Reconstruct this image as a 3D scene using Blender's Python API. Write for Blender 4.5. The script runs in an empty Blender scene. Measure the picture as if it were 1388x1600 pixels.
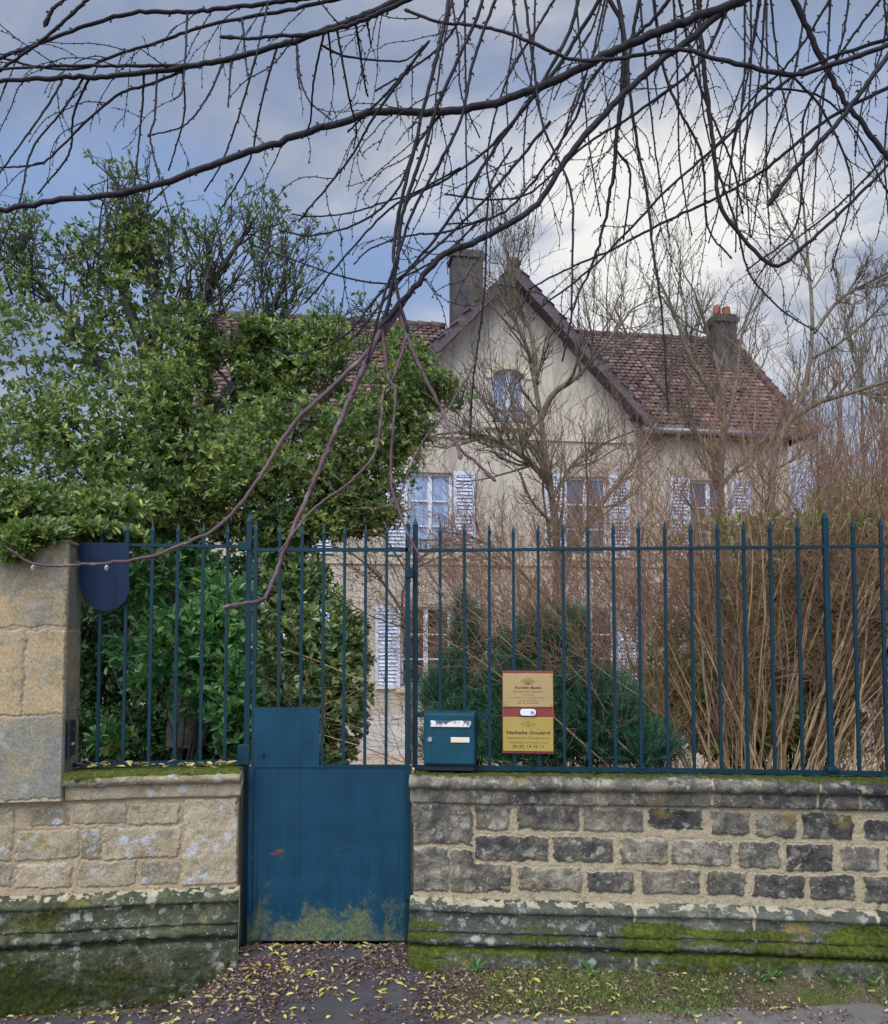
import bpy, math, random
import numpy as np
from mathutils import Vector, Matrix
R = math.radians
rng = np.random.default_rng(7)
random.seed(7)
sc = bpy.context.scene
COL = sc.collection

# ------------------------------------------------------------------ camera
F = 1272.0; PX0, PY0 = 694.0, 933.0; ALPHA = R(3.0)
CAM = np.array([0.0, -4.39, 1.69])
cd = bpy.data.cameras.new('camera'); cam = bpy.data.objects.new('camera', cd); COL.objects.link(cam)
cam.location = CAM; cam.rotation_euler = (math.pi/2+ALPHA, 0, 0)
cd.sensor_fit = 'VERTICAL'; cd.sensor_height = 36.0; cd.lens = 36.0*F/1600.0
cd.shift_y = (PY0-800)/1600.0; cd.clip_start = 0.05; cd.clip_end = 2000
sc.camera = cam

def ray(px, py):
    x = (px-PX0)/F; v = (PY0-py)/F
    return np.array([x, math.cos(ALPHA)-v*math.sin(ALPHA), math.sin(ALPHA)+v*math.cos(ALPHA)])
def at(px, py, Y):
    d = ray(px, py); return CAM+d*((Y-CAM[1])/d[1])
class Frame:
    "vertical reference plane: origin on it, x axis along it, y away from the street"
    def __init__(s, o, deg):
        s.o = np.array(o, float); s.a = R(deg)
        s.x = np.array([math.cos(s.a), math.sin(s.a), 0]); s.y = np.array([-math.sin(s.a), math.cos(s.a), 0])
    def loc(s, px, py, d=0.0):
        r = ray(px, py); t = (np.dot(s.o-CAM, s.y)+d)/np.dot(r, s.y)
        p = CAM+r*t-s.o
        return float(np.dot(p, s.x)), float(p[2])
    def world(s, u, d, z): return s.o+s.x*u+s.y*d+np.array([0, 0, z])
    def local(s, p):
        q = np.asarray(p)-s.o; return np.array([np.dot(q, s.x), np.dot(q, s.y), q[2]])

# ------------------------------------------------------------------ light
sc.view_settings.view_transform = 'Standard'; sc.view_settings.look = 'None'
sc.view_settings.exposure = 1.0; sc.view_settings.gamma = 1.0
SUN_EL, SUN_AZ = 48.0, 205.0            # azimuth clockwise from +Y: behind the photographer's left shoulder
w = bpy.data.worlds.new("World"); sc.world = w; w.use_nodes = True
nt = w.node_tree; nt.nodes.clear()
def WN(t, ins=None, **kw):
    n = nt.nodes.new(t)
    for k, v in kw.items(): setattr(n, k, v)
    for k, v in (ins or {}).items():
        if hasattr(v, 'links'): nt.links.new(v, n.inputs[k])
        else: n.inputs[k].default_value = v
    return n
def build_world():
    tc = WN('ShaderNodeTexCoord').outputs['Generated']
    sky = WN('ShaderNodeTexSky', sky_type='NISHITA', sun_disc=False, sun_elevation=R(SUN_EL), sun_rotation=R(SUN_AZ), air_density=1.2, dust_density=1.5)
    sep = WN('ShaderNodeSeparateXYZ', {0: tc})
    def m(op, a, b=0.0, c=None, clamp=False):
        d = {0: a, 1: b}
        if c is not None: d[2] = c
        return WN('ShaderNodeMath', d, operation=op, use_clamp=clamp).outputs[0]
    den = m('ADD', m('MAXIMUM', sep.outputs[2], 0.0), 0.22)
    pr = WN('ShaderNodeVectorMath', {0: tc, 1: WN('ShaderNodeCombineXYZ', {0: den, 1: den, 2: den}).outputs[0]}, operation='DIVIDE').outputs[0]
    n1 = WN('ShaderNodeTexNoise', {'Vector': pr, 'Scale': 2.7, 'Detail': 8.0, 'Roughness': 0.58, 'Distortion': 0.5}).outputs[0]
    n2 = WN('ShaderNodeTexNoise', {'Vector': WN('ShaderNodeVectorMath', {0: pr, 1: (3.1, 7.7, 1.0)}, operation='ADD').outputs[0], 'Scale': 1.15, 'Detail': 4.0, 'Roughness': 0.5}).outputs[0]
    def dirdot(px, py):
        d = ray(px, py); d = d/np.linalg.norm(d)
        return WN('ShaderNodeVectorMath', {0: tc, 1: tuple(d)}, operation='DOT_PRODUCT').outputs['Value']
    def glow(px, py, k): return m('POWER', m('MAXIMUM', dirdot(px, py), 0.0), k)
    g1 = glow(1000, 330, 90.0); g2 = glow(1290, 500, 70.0); g3 = glow(560, 560, 12.0); g4 = glow(950, 480, 40.0)
    dark = glow(120, 60, 8.0)
    n1 = m('ADD', m('MULTIPLY', m('SUBTRACT', n1, 0.5), 2.3), 0.52)
    val = m('ADD', m('MULTIPLY', n1, 0.80), m('MULTIPLY', g1, 0.46))
    val = m('ADD', val, m('MULTIPLY', g2, 0.22)); val = m('ADD', val, m('MULTIPLY', g3, 0.12)); val = m('ADD', val, m('MULTIPLY', g4, 0.14))
    val = m('SUBTRACT', val, m('MULTIPLY', dark, 0.06))
    ramp = WN('ShaderNodeValToRGB', {0: val})
    cr = ramp.color_ramp
    stops = [(0.20, (0.200, 0.265, 0.42)), (0.42, (0.295, 0.350, 0.48)), (0.60, (0.41, 0.445, 0.53)), (0.76, (0.61, 0.62, 0.65)), (0.98, (0.96, 0.93, 0.88))]
    cr.elements[0].position, cr.elements[0].color = stops[0][0], stops[0][1]+(1,)
    cr.elements[1].position, cr.elements[1].color = stops[-1][0], stops[-1][1]+(1,)
    for p, c in stops[1:-1]:
        e = cr.elements.new(p); e.color = c+(1,)
    # clear gaps between the clouds show the blue of the sky
    blue = (0.24, 0.36, 0.62, 1)
    gapf = WN('ShaderNodeMapRange', {0: m('ADD', n2, m('MULTIPLY', glow(1330, 260, 40.0), 0.16)), 1: 0.50, 2: 0.62, 3: 0.0, 4: 0.85}, clamp=True).outputs[0]
    gapf = m('MULTIPLY', gapf, m('SUBTRACT', 1.0, m('ADD', m('MULTIPLY', g1, 1.3), g2), clamp=True))
    c = WN('ShaderNodeMixRGB', {0: gapf, 1: ramp.outputs[0], 2: blue}).outputs[0]
    # unseen sky overhead and behind the camera brightened to light the street-side fronts
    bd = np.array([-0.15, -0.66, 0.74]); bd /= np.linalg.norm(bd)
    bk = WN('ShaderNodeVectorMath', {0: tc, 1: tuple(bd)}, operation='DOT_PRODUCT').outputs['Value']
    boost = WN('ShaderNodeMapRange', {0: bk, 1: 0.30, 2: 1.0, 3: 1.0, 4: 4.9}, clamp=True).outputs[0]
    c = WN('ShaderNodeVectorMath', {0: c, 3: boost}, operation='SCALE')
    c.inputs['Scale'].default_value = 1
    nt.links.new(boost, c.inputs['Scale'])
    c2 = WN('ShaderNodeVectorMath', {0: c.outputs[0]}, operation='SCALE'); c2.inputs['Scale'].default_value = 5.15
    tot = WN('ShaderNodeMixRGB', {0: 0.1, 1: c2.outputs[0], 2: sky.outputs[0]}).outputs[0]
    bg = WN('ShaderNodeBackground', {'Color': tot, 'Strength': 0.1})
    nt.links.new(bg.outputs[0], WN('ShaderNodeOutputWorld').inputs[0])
build_world()
ld = bpy.data.lights.new('sun', 'SUN'); ld.energy = 1.3; ld.angle = R(50); ld.color = (1.0, 0.96, 0.9)
sun = bpy.data.objects.new('sun', ld); COL.objects.link(sun)
az, el = R(SUN_AZ), R(SUN_EL)
sdir = Vector((math.sin(az)*math.cos(el), math.cos(az)*math.cos(el), math.sin(el)))
sun.rotation_euler = sdir.to_track_quat('Z', 'Y').to_euler(); sun.location = sdir*30

# ------------------------------------------------------------------ numeric helpers
def s(r, g, b, k=1.0):
    f = lambda c: ((c/255)/12.92 if c/255 <= 0.04045 else ((c/255+0.055)/1.055)**2.4)*k
    return (f(r), f(g), f(b), 1.0)
def vnoise(p, seed=0):
    p = np.asarray(p, float); i = np.floor(p).astype(np.int64); f = p-i; u = f*f*(3-2*f)
    def h(dx, dy, dz):
        n = ((i[..., 0]+dx)*73856093) ^ ((i[..., 1]+dy)*19349663) ^ ((i[..., 2]+dz)*83492791) ^ (seed*2654435)
        n = (n*1103515245+12345) & 0x7fffffff; n = (n ^ (n >> 13))*60493 & 0x7fffffff; n = (n ^ (n >> 11)) & 0xffff
        return n/65535.0
    r = 0
    for dx in (0, 1):
        for dy in (0, 1):
            for dz in (0, 1):
                wt = (u[..., 0] if dx else 1-u[..., 0])*(u[..., 1] if dy else 1-u[..., 1])*(u[..., 2] if dz else 1-u[..., 2])
                r = r+wt*h(dx, dy, dz)
    return r
def fbm(p, seed=0, octv=4, gain=0.5):
    p = np.asarray(p, float); r = 0; a = 1; t = 0
    for o in range(octv):
        r = r+a*vnoise(p*2**o, seed+o*17); t += a; a *= gain
    return r/t
def sst(a, b, x):
    t = np.clip((x-a)/(b-a), 0, 1); return t*t*(3-2*t)
def unit(v): return v/np.maximum(np.linalg.norm(v, axis=-1, keepdims=True), 1e-9)

# ------------------------------------------------------------------ object helpers
def tag(o, label=None, cat=None, group=None, kind=None):
    if label: o['label'] = label
    if cat: o['category'] = cat
    if group: o['group'] = group
    if kind: o['kind'] = kind
    return o
def empty(name, loc=(0, 0, 0), rz=0.0):
    o = bpy.data.objects.new(name, None); COL.objects.link(o); o.location = loc; o.rotation_euler = (0, 0, rz); o.empty_display_size = 0.1
    return o
def link(name, me, m, parent=None):
    if m: me.materials.append(m)
    o = bpy.data.objects.new(name, me); COL.objects.link(o)
    if parent: o.parent = parent
    return o
def npmesh(name, V, faces, m, parent=None, smooth=True, attrs=None):
    "faces: list of arrays (n,k) of vertex indices"
    V = np.asarray(V, np.float32).reshape(-1, 3)
    me = bpy.data.meshes.new(name); me.vertices.add(len(V)); me.vertices.foreach_set('co', V.ravel())
    faces = [np.asarray(f, np.int32) for f in faces if len(f)]
    idx = np.concatenate([f.ravel() for f in faces]); cnt = np.concatenate([np.full(len(f), f.shape[1], np.int32) for f in faces])
    me.loops.add(len(idx)); me.loops.foreach_set('vertex_index', idx)
    me.polygons.add(len(cnt)); st = np.zeros(len(cnt), np.int32); st[1:] = np.cumsum(cnt)[:-1]
    me.polygons.foreach_set('loop_start', st)
    me.polygons.foreach_set('use_smooth', np.full(len(cnt), smooth, bool))
    for k, a in (attrs or {}).items():
        at_ = me.attributes.new(k, 'FLOAT', 'POINT'); at_.data.foreach_set('value', np.asarray(a, np.float32).ravel())
    me.update(calc_edges=True); me.validate()
    return link(name, me, m, parent)
class MB:
    def __init__(s): s.v = []; s.f = []
    def quad(s, *p):
        i = len(s.v); s.v += [tuple(map(float, q)) for q in p]; s.f.append(tuple(range(i, i+len(p)))); return s
    def box(s, x0, x1, y0, y1, z0, z1, ch=0.0):
        if ch:
            a = [(x0+ch, y0), (x1-ch, y0), (x1, y0+ch), (x1, y1), (x0, y1), (x0, y0+ch)]
            return s.prism_z(a, z0, z1)
        i = len(s.v); s.v += [(x, y, z) for x in (x0, x1) for y in (y0, y1) for z in (z0, z1)]
        for q in ((0, 1, 3, 2), (4, 6, 7, 5), (0, 4, 5, 1), (2, 3, 7, 6), (0, 2, 6, 4), (1, 5, 7, 3)): s.f.append(tuple(i+k for k in q))
        return s
    def prism_z(s, xy, z0, z1):
        n = len(xy); i = len(s.v); s.v += [(x, y, z0) for x, y in xy]+[(x, y, z1) for x, y in xy]
        for k in range(n): s.f.append((i+k, i+(k+1) % n, i+n+(k+1) % n, i+n+k))
        s.f.append(tuple(i+k for k in range(n-1, -1, -1))); s.f.append(tuple(i+n+k for k in range(n))); return s
    def prism_y(s, xz, y0, y1):
        n = len(xz); i = len(s.v); s.v += [(x, y0, z) for x, z in xz]+[(x, y1, z) for x, z in xz]
        for k in range(n): s.f.append((i+k, i+n+k, i+n+(k+1) % n, i+(k+1) % n))
        s.f.append(tuple(i+k for k in range(n))); s.f.append(tuple(i+n+k for k in range(n-1, -1, -1))); return s
    def cyl(s, p, q, r0, r1=None, n=10):
        r1 = r0 if r1 is None else r1; p, q = np.array(p, float), np.array(q, float); t = unit(q-p)
        a = np.array([1., 0, 0]) if abs(t[0]) < .8 else np.array([0, 1., 0]); u = unit(np.cross(t, a)); v = np.cross(t, u); i = len(s.v)
        for c, r in ((p, r0), (q, r1)):
            for k in range(n): s.v.append(tuple(c+r*(math.cos(k*2*math.pi/n)*u+math.sin(k*2*math.pi/n)*v)))
        for k in range(n): s.f.append((i+k, i+(k+1) % n, i+n+(k+1) % n, i+n+k))
        s.f.append(tuple(i+k for k in range(n-1, -1, -1))); s.f.append(tuple(i+n+k for k in range(n))); return s
    def build(s, name, m, parent=None, smooth=False, bevel=0.0):
        me = bpy.data.meshes.new(name); me.from_pydata(s.v, [], s.f)
        if bevel:
            import bmesh
            bm = bmesh.new(); bm.from_mesh(me); bmesh.ops.remove_doubles(bm, verts=bm.verts, dist=1e-5)
            bmesh.ops.bevel(bm, geom=list(bm.edges), offset=bevel, segments=2, affect='EDGES', profile=0.6, clamp_overlap=True)
            bmesh.ops.recalc_face_normals(bm, faces=bm.faces); bm.to_mesh(me); bm.free()
        else:
            import bmesh
            bm = bmesh.new(); bm.from_mesh(me); bmesh.ops.recalc_face_normals(bm, faces=bm.faces); bm.to_mesh(me); bm.free()
        if smooth: me.polygons.foreach_set('use_smooth', [True]*len(me.polygons))
        me.update(); return link(name, me, m, parent)

# tubes: every polyline becomes a tapered tube
def tube_data(polys, sides=5):
    groups = {}
    for p, r in polys: groups.setdefault(len(p), []).append((p, r))
    Vs, Fs, off = [], [], 0
    for n, lst in groups.items():
        P = np.array([a for a, _ in lst], float); Rr = np.array([b for _, b in lst], float); m_ = len(lst)
        T = np.gradient(P, axis=1); T = unit(T)
        ch = unit(P[:, -1]-P[:, 0]+1e-6); ref = unit(np.cross(ch, rng.normal(size=(m_, 3))))[:, None, :]
        U = unit(np.cross(T, np.broadcast_to(ref, T.shape))); W = np.cross(T, U)
        an = np.arange(sides)*2*math.pi/sides
        ring = P[:, :, None, :]+Rr[:, :, None, None]*(np.cos(an)[None, None, :, None]*U[:, :, None, :]+np.sin(an)[None, None, :, None]*W[:, :, None, :])
        Vs.append(ring.reshape(-1, 3))
        base = off+(np.arange(m_)*n*sides)[:, None, None]+(np.arange(n-1)*sides)[None, :, None]
        k = np.arange(sides)[None, None, :]; k2 = (k+1) % sides
        Fs.append(np.stack([base+k, base+k2, base+sides+k2, base+sides+k], -1).reshape(-1, 4))
        off += m_*n*sides
    return np.concatenate(Vs), np.concatenate(Fs)
def tubes(name, polys, m, parent=None, sides=5):
    V, Fc = tube_data(polys, sides); return npmesh(name, V, [Fc], m, parent)
def smooth_path(pts, n):
    P = np.array(pts, float); d = np.r_[0, np.cumsum(np.linalg.norm(np.diff(P, axis=0), axis=1))]
    P2 = np.vstack([2*P[0]-P[1], P, 2*P[-1]-P[-2]]); out = []
    for t in np.linspace(0, d[-1], n):
        k = min(max(np.searchsorted(d, t, 'right')-1, 0), len(P)-2); f = (t-d[k])/max(d[k+1]-d[k], 1e-9)
        a, b, c, e = P2[k], P2[k+1], P2[k+2], P2[k+3]
        out.append(0.5*((2*b)+(-a+c)*f+(2*a-5*b+4*c-e)*f*f+(-a+3*b-3*c+e)*f**3))
    return np.array(out)

# leaves: folded blades with two quads each
LEAF = np.array([(0, 0, 0), (.30, .38, .10), (.30, .72, .12), (0, 1, .02), (-.30, .72, .12), (-.30, .38, .10)])
def leaf_data(P, D, Nn, L, W, curl=1.0):
    D = unit(D); X = unit(np.cross(D, Nn)); Z = np.cross(X, D)
    t = LEAF*np.array([1, 1, curl])
    V = P[:, None, :]+t[None, :, 0:1]*(W*1.66)[:, None, None]*X[:, None, :]+t[None, :, 1:2]*L[:, None, None]*D[:, None, :]+t[None, :, 2:3]*L[:, None, None]*Z[:, None, :]
    b = (np.arange(len(P))*6)[:, None]
    Fc = np.concatenate([b+np.array([[0, 1, 2, 3]]), b+np.array([[0, 3, 4, 5]])])
    return V.reshape(-1, 3), Fc
def leaves(name, P, D, Nn, L, W, m, parent=None, tint=None, curl=1.0):
    V, Fc = leaf_data(P, D, Nn, L, W, curl)
    t = np.repeat(rng.random(len(P)) if tint is None else tint, 6)
    return npmesh(name, V, [Fc], m, parent, smooth=False, attrs={'tint': t})
def rosettes(C, axis, k, L, wl, spread=0.9):
    "k leaves fanned round each twig tip"
    n = len(C); C2 = np.repeat(C, k, 0); A = np.repeat(unit(axis), k, 0)
    a = rng.random(n*k)*2*math.pi; rnd = unit(np.cross(A, rng.normal(size=A.shape))); b2 = np.cross(A, rnd)
    side = np.cos(a)[:, None]*rnd+np.sin(a)[:, None]*b2
    D = unit(A*rng.uniform(.25, 1.0, (n*k, 1))+side*spread*rng.uniform(.6, 1.2, (n*k, 1)))
    C2 = C2-A*(rng.random((n*k, 1))*L*0.9)
    LL = L*rng.uniform(.6, 1.2, n*k)
    return C2, D, unit(A+rng.normal(size=A.shape)*.35), LL, LL*wl*rng.uniform(.8, 1.2, n*k)

# ------------------------------------------------------------------ materials
class G:
    def __init__(s, name):
        s.m = bpy.data.materials.new(name); s.m.use_nodes = True; s.nt = s.m.node_tree
        s.b = s.nt.nodes['Principled BSDF']; s.o = s.nt.nodes['Material Output']; s._tc = None
    def n(s, t, ins=None, **kw):
        n = s.nt.nodes.new(t)
        for k, v in kw.items(): setattr(n, k, v)
        for k, v in (ins or {}).items():
            if v is None: continue
            if hasattr(v, 'links'): s.nt.links.new(v, n.inputs[k])
            else: n.inputs[k].default_value = v
        return n
    @property
    def co(s):
        if not s._tc: s._tc = s.n('ShaderNodeTexCoord').outputs['Object']
        return s._tc
    def vec(s, sx, sy, sz): return s.n('ShaderNodeMapping', {'Vector': s.co, 'Scale': (sx, sy, sz)}).outputs[0]
    def noise(s, scale, detail=4.0, rough=.55, vec=None, dist=0.0): return s.n('ShaderNodeTexNoise', {'Vector': vec or s.co, 'Scale': scale, 'Detail': detail, 'Roughness': rough, 'Distortion': dist}).outputs[0]
    def vor(s, scale, vec=None, out='Distance', **kw): return s.n('ShaderNodeTexVoronoi', {'Vector': vec or s.co, 'Scale': scale}, **kw).outputs[out]
    def ma(s, op, a, b=0.0, clamp=False): return s.n('ShaderNodeMath', {0: a, 1: b}, operation=op, use_clamp=clamp).outputs[0]
    def mr(s, v, a, b, c=0.0, d=1.0): return s.n('ShaderNodeMapRange', {0: v, 1: a, 2: b, 3: c, 4: d}, clamp=True).outputs[0]
    def mix(s, f, a, b, mode='MIX'): return s.n('ShaderNodeMixRGB', {0: f, 1: a, 2: b}, blend_type=mode).outputs[0]
    def attr(s, n): return s.n('ShaderNodeAttribute', attribute_name=n).outputs['Fac']
    def ramp(s, v, stops):
        n = s.n('ShaderNodeValToRGB', {0: v}); cr = n.color_ramp
        cr.elements[0].position, cr.elements[0].color = stops[0]; cr.elements[1].position, cr.elements[1].color = stops[-1]
        for p, c in stops[1:-1]: cr.elements.new(p).color = c
        return n.outputs[0]
    def bump(s, h, st=.5, d=.01, nrm=None): return s.n('ShaderNodeBump', {'Height': h, 'Strength': st, 'Distance': d, 'Normal': nrm}).outputs[0]
    def z(s): return s.n('ShaderNodeSeparateXYZ', {0: s.co}).outputs
    def out(s, col, rough=.8, nrm=None, spec=.3, metal=0.0):
        b = s.b.inputs
        for k, v in (('Base Color', col), ('Roughness', rough), ('Normal', nrm), ('Specular IOR Level', spec), ('Metallic', metal)):
            if v is None: continue
            if hasattr(v, 'links'): s.nt.links.new(v, b[k])
            else: b[k].default_value = v
        return s.m
    def translucent(s, col, f=.3):
        t = s.n('ShaderNodeBsdfTranslucent', {'Color': col}); mx = s.n('ShaderNodeMixShader', {0: f, 1: s.b.outputs[0], 2: t.outputs[0]})
        s.nt.links.new(mx.outputs[0], s.o.inputs[0])

def stone_mat(name, stops, mortar, lichen, dark, bump=.75, crust=.62, ochre=.6, con=1.3, mk=1.0):
    g = G(name); st = g.attr('stone'); rd = g.attr('rnd'); moss = g.attr('moss')
    n1 = g.noise(5.5, 8, .62); n2 = g.noise(19, 6, .6); n3 = g.noise(110, 3, .6); n4 = g.noise(2.2, 3)
    n1s = g.ma('ADD', g.ma('MULTIPLY', g.ma('SUBTRACT', n1, .5), con), .5)
    big = g.ma('ADD', g.ma('ADD', g.ma('MULTIPLY', n1s, .75), g.ma('MULTIPLY', rd, .36)), g.ma('MULTIPLY', g.ma('SUBTRACT', n2, .5), con*.35))
    c = g.ramp(g.ma('SUBTRACT', big, .12), stops)
    c = g.mix(g.mr(g.noise(9, 6, .65, dist=.6), .56, .66, 0, .75), c, dark)
    wv = g.n('ShaderNodeVectorMath', {0: g.n('ShaderNodeTexNoise', {'Vector': g.co, 'Scale': 40.0}).outputs[1], 'Scale': .035}, operation='SCALE').outputs[0]
    wob = g.ma('ADD', g.vor(11, g.n('ShaderNodeVectorMath', {0: g.co, 1: wv}, operation='ADD').outputs[0]), g.ma('MULTIPLY', g.ma('SUBTRACT', n3, .5), .35))
    spots = g.ma('MULTIPLY', g.mr(wob, .30, .24), g.mr(g.noise(3.5, 3), .45, .55))
    dots = g.ma('MULTIPLY', g.mr(g.vor(62), .24, .16), g.mr(n2, .52, .60))
    lic = g.ma('MAXIMUM', g.ma('MAXIMUM', g.ma('MULTIPLY', spots, .55), dots), g.ma('MULTIPLY', g.mr(g.noise(15, 7, .7, dist=.4), .56, .66), crust))
    c = g.mix(lic, c, lichen)
    c = g.mix(g.mr(g.noise(4.3, 5, .6, g.vec(1, 1, 1.6)), .60, .70, 0, ochre), c, s(150, 125, 45))
    mo = g.mix(g.mr(n2, .35, .7), mortar, tuple(x*.72 for x in mortar[:3])+(1,))
    mo = g.mix(g.mr(n3, .55, .72, 0, .5), mo, tuple(x*.5 for x in mortar[:3])+(1,))
    c = g.mix(g.mr(g.ma('ADD', st, g.ma('MULTIPLY', g.ma('SUBTRACT', n3, .5), .55)), .38, .62), mo, c)
    c = g.mix(.42, c, g.ramp(n3, [(.3, s(50, 50, 50)), (.72, s(228, 228, 220))]), 'OVERLAY')
    mc = g.ramp(g.ma('ADD', g.ma('MULTIPLY', g.noise(55, 5, .7), .7), g.ma('MULTIPLY', n1, .35)), [(.30, s(34, 38, 18, mk)), (.50, s(64, 72, 24, mk)), (.66, s(98, 106, 36, mk)), (.82, s(142, 142, 58, mk))])
    mf = g.mr(g.ma('ADD', moss, g.ma('MULTIPLY', g.ma('SUBTRACT', g.noise(26, 6, .7), .5), .9)), .42, .60)
    c = g.mix(mf, c, mc)
    h = g.ma('ADD', g.ma('MULTIPLY', n3, .5), g.ma('ADD', g.ma('MULTIPLY', n2, .9), g.ma('MULTIPLY', mf, g.noise(170, 3))))
    return g.out(c, g.mr(mf, 0, 1, .78, .98), g.bump(h, bump, .012), .25)
M = {}
M['stone_dark'] = stone_mat('sooty_stone', [(.14, s(56, 54, 53)), (.34, s(80, 77, 72)), (.52, s(110, 103, 90)), (.78, s(158, 148, 128))], s(186, 170, 140), s(176, 171, 156), s(50, 50, 52), .85, .85, .55, 1.7)
M['stone_pale'] = stone_mat('pale_stone', [(.15, s(118, 110, 90)), (.36, s(148, 134, 110)), (.6, s(170, 154, 126)), (.85, s(188, 174, 148))], s(180, 160, 130), s(190, 198, 206), s(118, 116, 92), .45, .55, .75)
M['stone_pillar'] = stone_mat('pillar_stone', [(.22, s(128, 126, 116)), (.42, s(146, 136, 114)), (.58, s(172, 150, 114)), (.85, s(184, 158, 120))], s(186, 166, 138), s(166, 166, 158), s(120, 118, 106), .22, .3, .3)
M['stone_mossy_dark'] = stone_mat('olive_plinth_stone', [(.15, s(54, 58, 42)), (.4, s(80, 82, 60)), (.6, s(108, 106, 78)), (.85, s(152, 143, 104))], s(186, 174, 146), s(180, 180, 168), s(42, 46, 40), .75, .4, .6, 1.6, .5)
M['stone_mossy'] = stone_mat('mossy_plinth_stone', [(.15, s(50, 54, 44)), (.4, s(70, 73, 62)), (.6, s(92, 94, 80)), (.85, s(128, 124, 106))], s(186, 174, 146), s(186, 186, 178), s(44, 48, 44), .75, .45)

def paint_mat(name, col, moss=False, streak=0.5):
    g = G(name); n1 = g.noise(7, 5); n3 = g.noise(160, 3)
    c = g.mix(g.mr(n1, .35, .7), col, tuple(x*1.35 for x in col[:3])+(1,))
    c = g.mix(g.mr(g.noise(1.0, 6, .62, g.vec(30, 30, 1.6)), .54, .68, 0, streak), c, tuple(x*.62 for x in col[:3])+(1,))
    c = g.mix(g.mr(g.noise(1.0, 4, .5, g.vec(75, 75, .9), .3), .62, .66, 0, streak*1.2), c, tuple(x*.35 for x in col[:3])+(1,))
    c = g.mix(g.mr(g.noise(45, 4, .7), .70, .76, 0, .8), c, s(112, 122, 118))
    rough = g.mr(n1, .3, .7, .42, .6)
    if moss:
        z = g.z()[2]
        f = g.ma('ADD', g.ma('ADD', g.ma('MULTIPLY', g.noise(24, 8, .75), .45), g.ma('MULTIPLY', g.noise(4.2, 4, .6, g.vec(1.3, 1, .8)), .75)), g.mr(z, .0, .50, .12, -.22))
        g1 = g.mr(f, .56, .68, 0, .72)
        c = g.mix(g1, c, g.ramp(g.noise(60, 5), [(.35, s(70, 82, 52)), (.65, s(122, 122, 74))]))
        z2 = g.z(); sc_ = g.ma('MULTIPLY', g.mr(g.noise(9, 5, .65, g.vec(1, 1, 2.6)), .60, .64), g.ma('MULTIPLY', g.mr(z2[2], .46, .50), g.mr(z2[2], .59, .55)))
        c = g.mix(sc_, c, s(96, 62, 52))
        rough = g.ma('ADD', rough, g.ma('MULTIPLY', g1, .4))
    h = g.ma('ADD', g.ma('MULTIPLY', n3, .25), g.noise(1.0, 5, .6, g.vec(45, 45, 2.2)))
    return g.out(c, rough, g.bump(h, .22, .004), .25)
TEAL = s(10, 45, 56)
M['teal'] = paint_mat('teal_paint', TEAL)
M['teal_gate'] = paint_mat('teal_gate_paint', s(12, 54, 72), True)
M['teal_box'] = paint_mat('teal_mailbox_paint', s(16, 62, 74), streak=.15)
M['blue_plate'] = paint_mat('navy_plate_paint', s(7, 30, 56), streak=.4)

def bark_mat(name, a, b, c_=None, sc_=1.0):
    g = G(name); n1 = g.noise(14*sc_, 6, .65); n2 = g.noise(70*sc_, 4, .6)
    c = g.ramp(n1, [(.3, a), (.7, b)])
    if c_: c = g.mix(g.mr(g.noise(22*sc_, 5, .65), .54, .66, 0, .8), c, c_)
    return g.out(c, .75, g.bump(n2, .6, .004), .3)
M['bark_dark'] = bark_mat('dark_wet_bark', s(18, 15, 19), s(42, 35, 40), s(56, 50, 52))
M['bark_red'] = bark_mat('reddish_wet_bark', s(72, 54, 58), s(110, 86, 88), s(128, 112, 108))
M['bark_tree'] = bark_mat('evergreen_bark', s(44, 44, 42), s(78, 74, 66), s(100, 106, 78))
M['bark_lichen'] = bark_mat('lichen_bark', s(78, 70, 60), s(114, 104, 84), s(142, 142, 92))
M['bark_grey'] = bark_mat('grey_bark', s(80, 72, 62), s(118, 106, 88), s(134, 128, 94))
M['bark_tan'] = bark_mat('tan_stem_bark', s(142, 116, 86), s(204, 174, 132), s(178, 160, 114))
M['bark_twig'] = bark_mat('brown_twig_bark', s(106, 78, 62), s(160, 124, 98), s(134, 102, 82))
def leaf_mat(name, stops, rough=.42, spec=.5, tr=.28):
    g = G(name); t = g.attr('tint'); n = g.noise(1.6, 3)
    v = g.ma('ADD', g.ma('MULTIPLY', t, .8), g.ma('MULTIPLY', n, .25))
    c = g.ramp(v, stops); g.out(c, rough, None, spec)
    g.translucent(g.mix(1.0, c, (1.0, 1.15, .55, 1), 'MULTIPLY'), tr); return g.m
M['leaf_tree'] = leaf_mat('evergreen_leaf', [(.08, s(60, 84, 48)), (.40, s(98, 120, 66)), (.70, s(136, 150, 80)), (.93, s(178, 180, 104)), (.985, s(202, 190, 74))], .36, .5, .34)
M['leaf_laurel'] = leaf_mat('laurel_leaf', [(.08, s(52, 94, 58)), (.45, s(82, 128, 74)), (.8, s(118, 158, 90)), (.98, s(165, 165, 60))], .32, .5, .32)
M['leaf_glossy'] = leaf_mat('glossy_shrub_leaf', [(.08, s(62, 90, 56)), (.45, s(106, 132, 80)), (.8, s(150, 170, 104)), (.96, s(188, 186, 96))], .26, .7, .3)
M['leaf_yew'] = leaf_mat('yew_needle', [(.08, s(36, 70, 56)), (.5, s(60, 100, 74)), (.95, s(100, 138, 96))], .5, .4, .15)
M['leaf_ivy'] = leaf_mat('ivy_leaf', [(.08, s(70, 98, 54)), (.45, s(120, 146, 72)), (.8, s(164, 180, 100)), (.97, s(196, 176, 88))], .4)
M['leaf_hedge'] = leaf_mat('hedge_leaf', [(.1, s(34, 60, 38)), (.5, s(56, 88, 50)), (.9, s(84, 112, 62))], .5)
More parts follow.
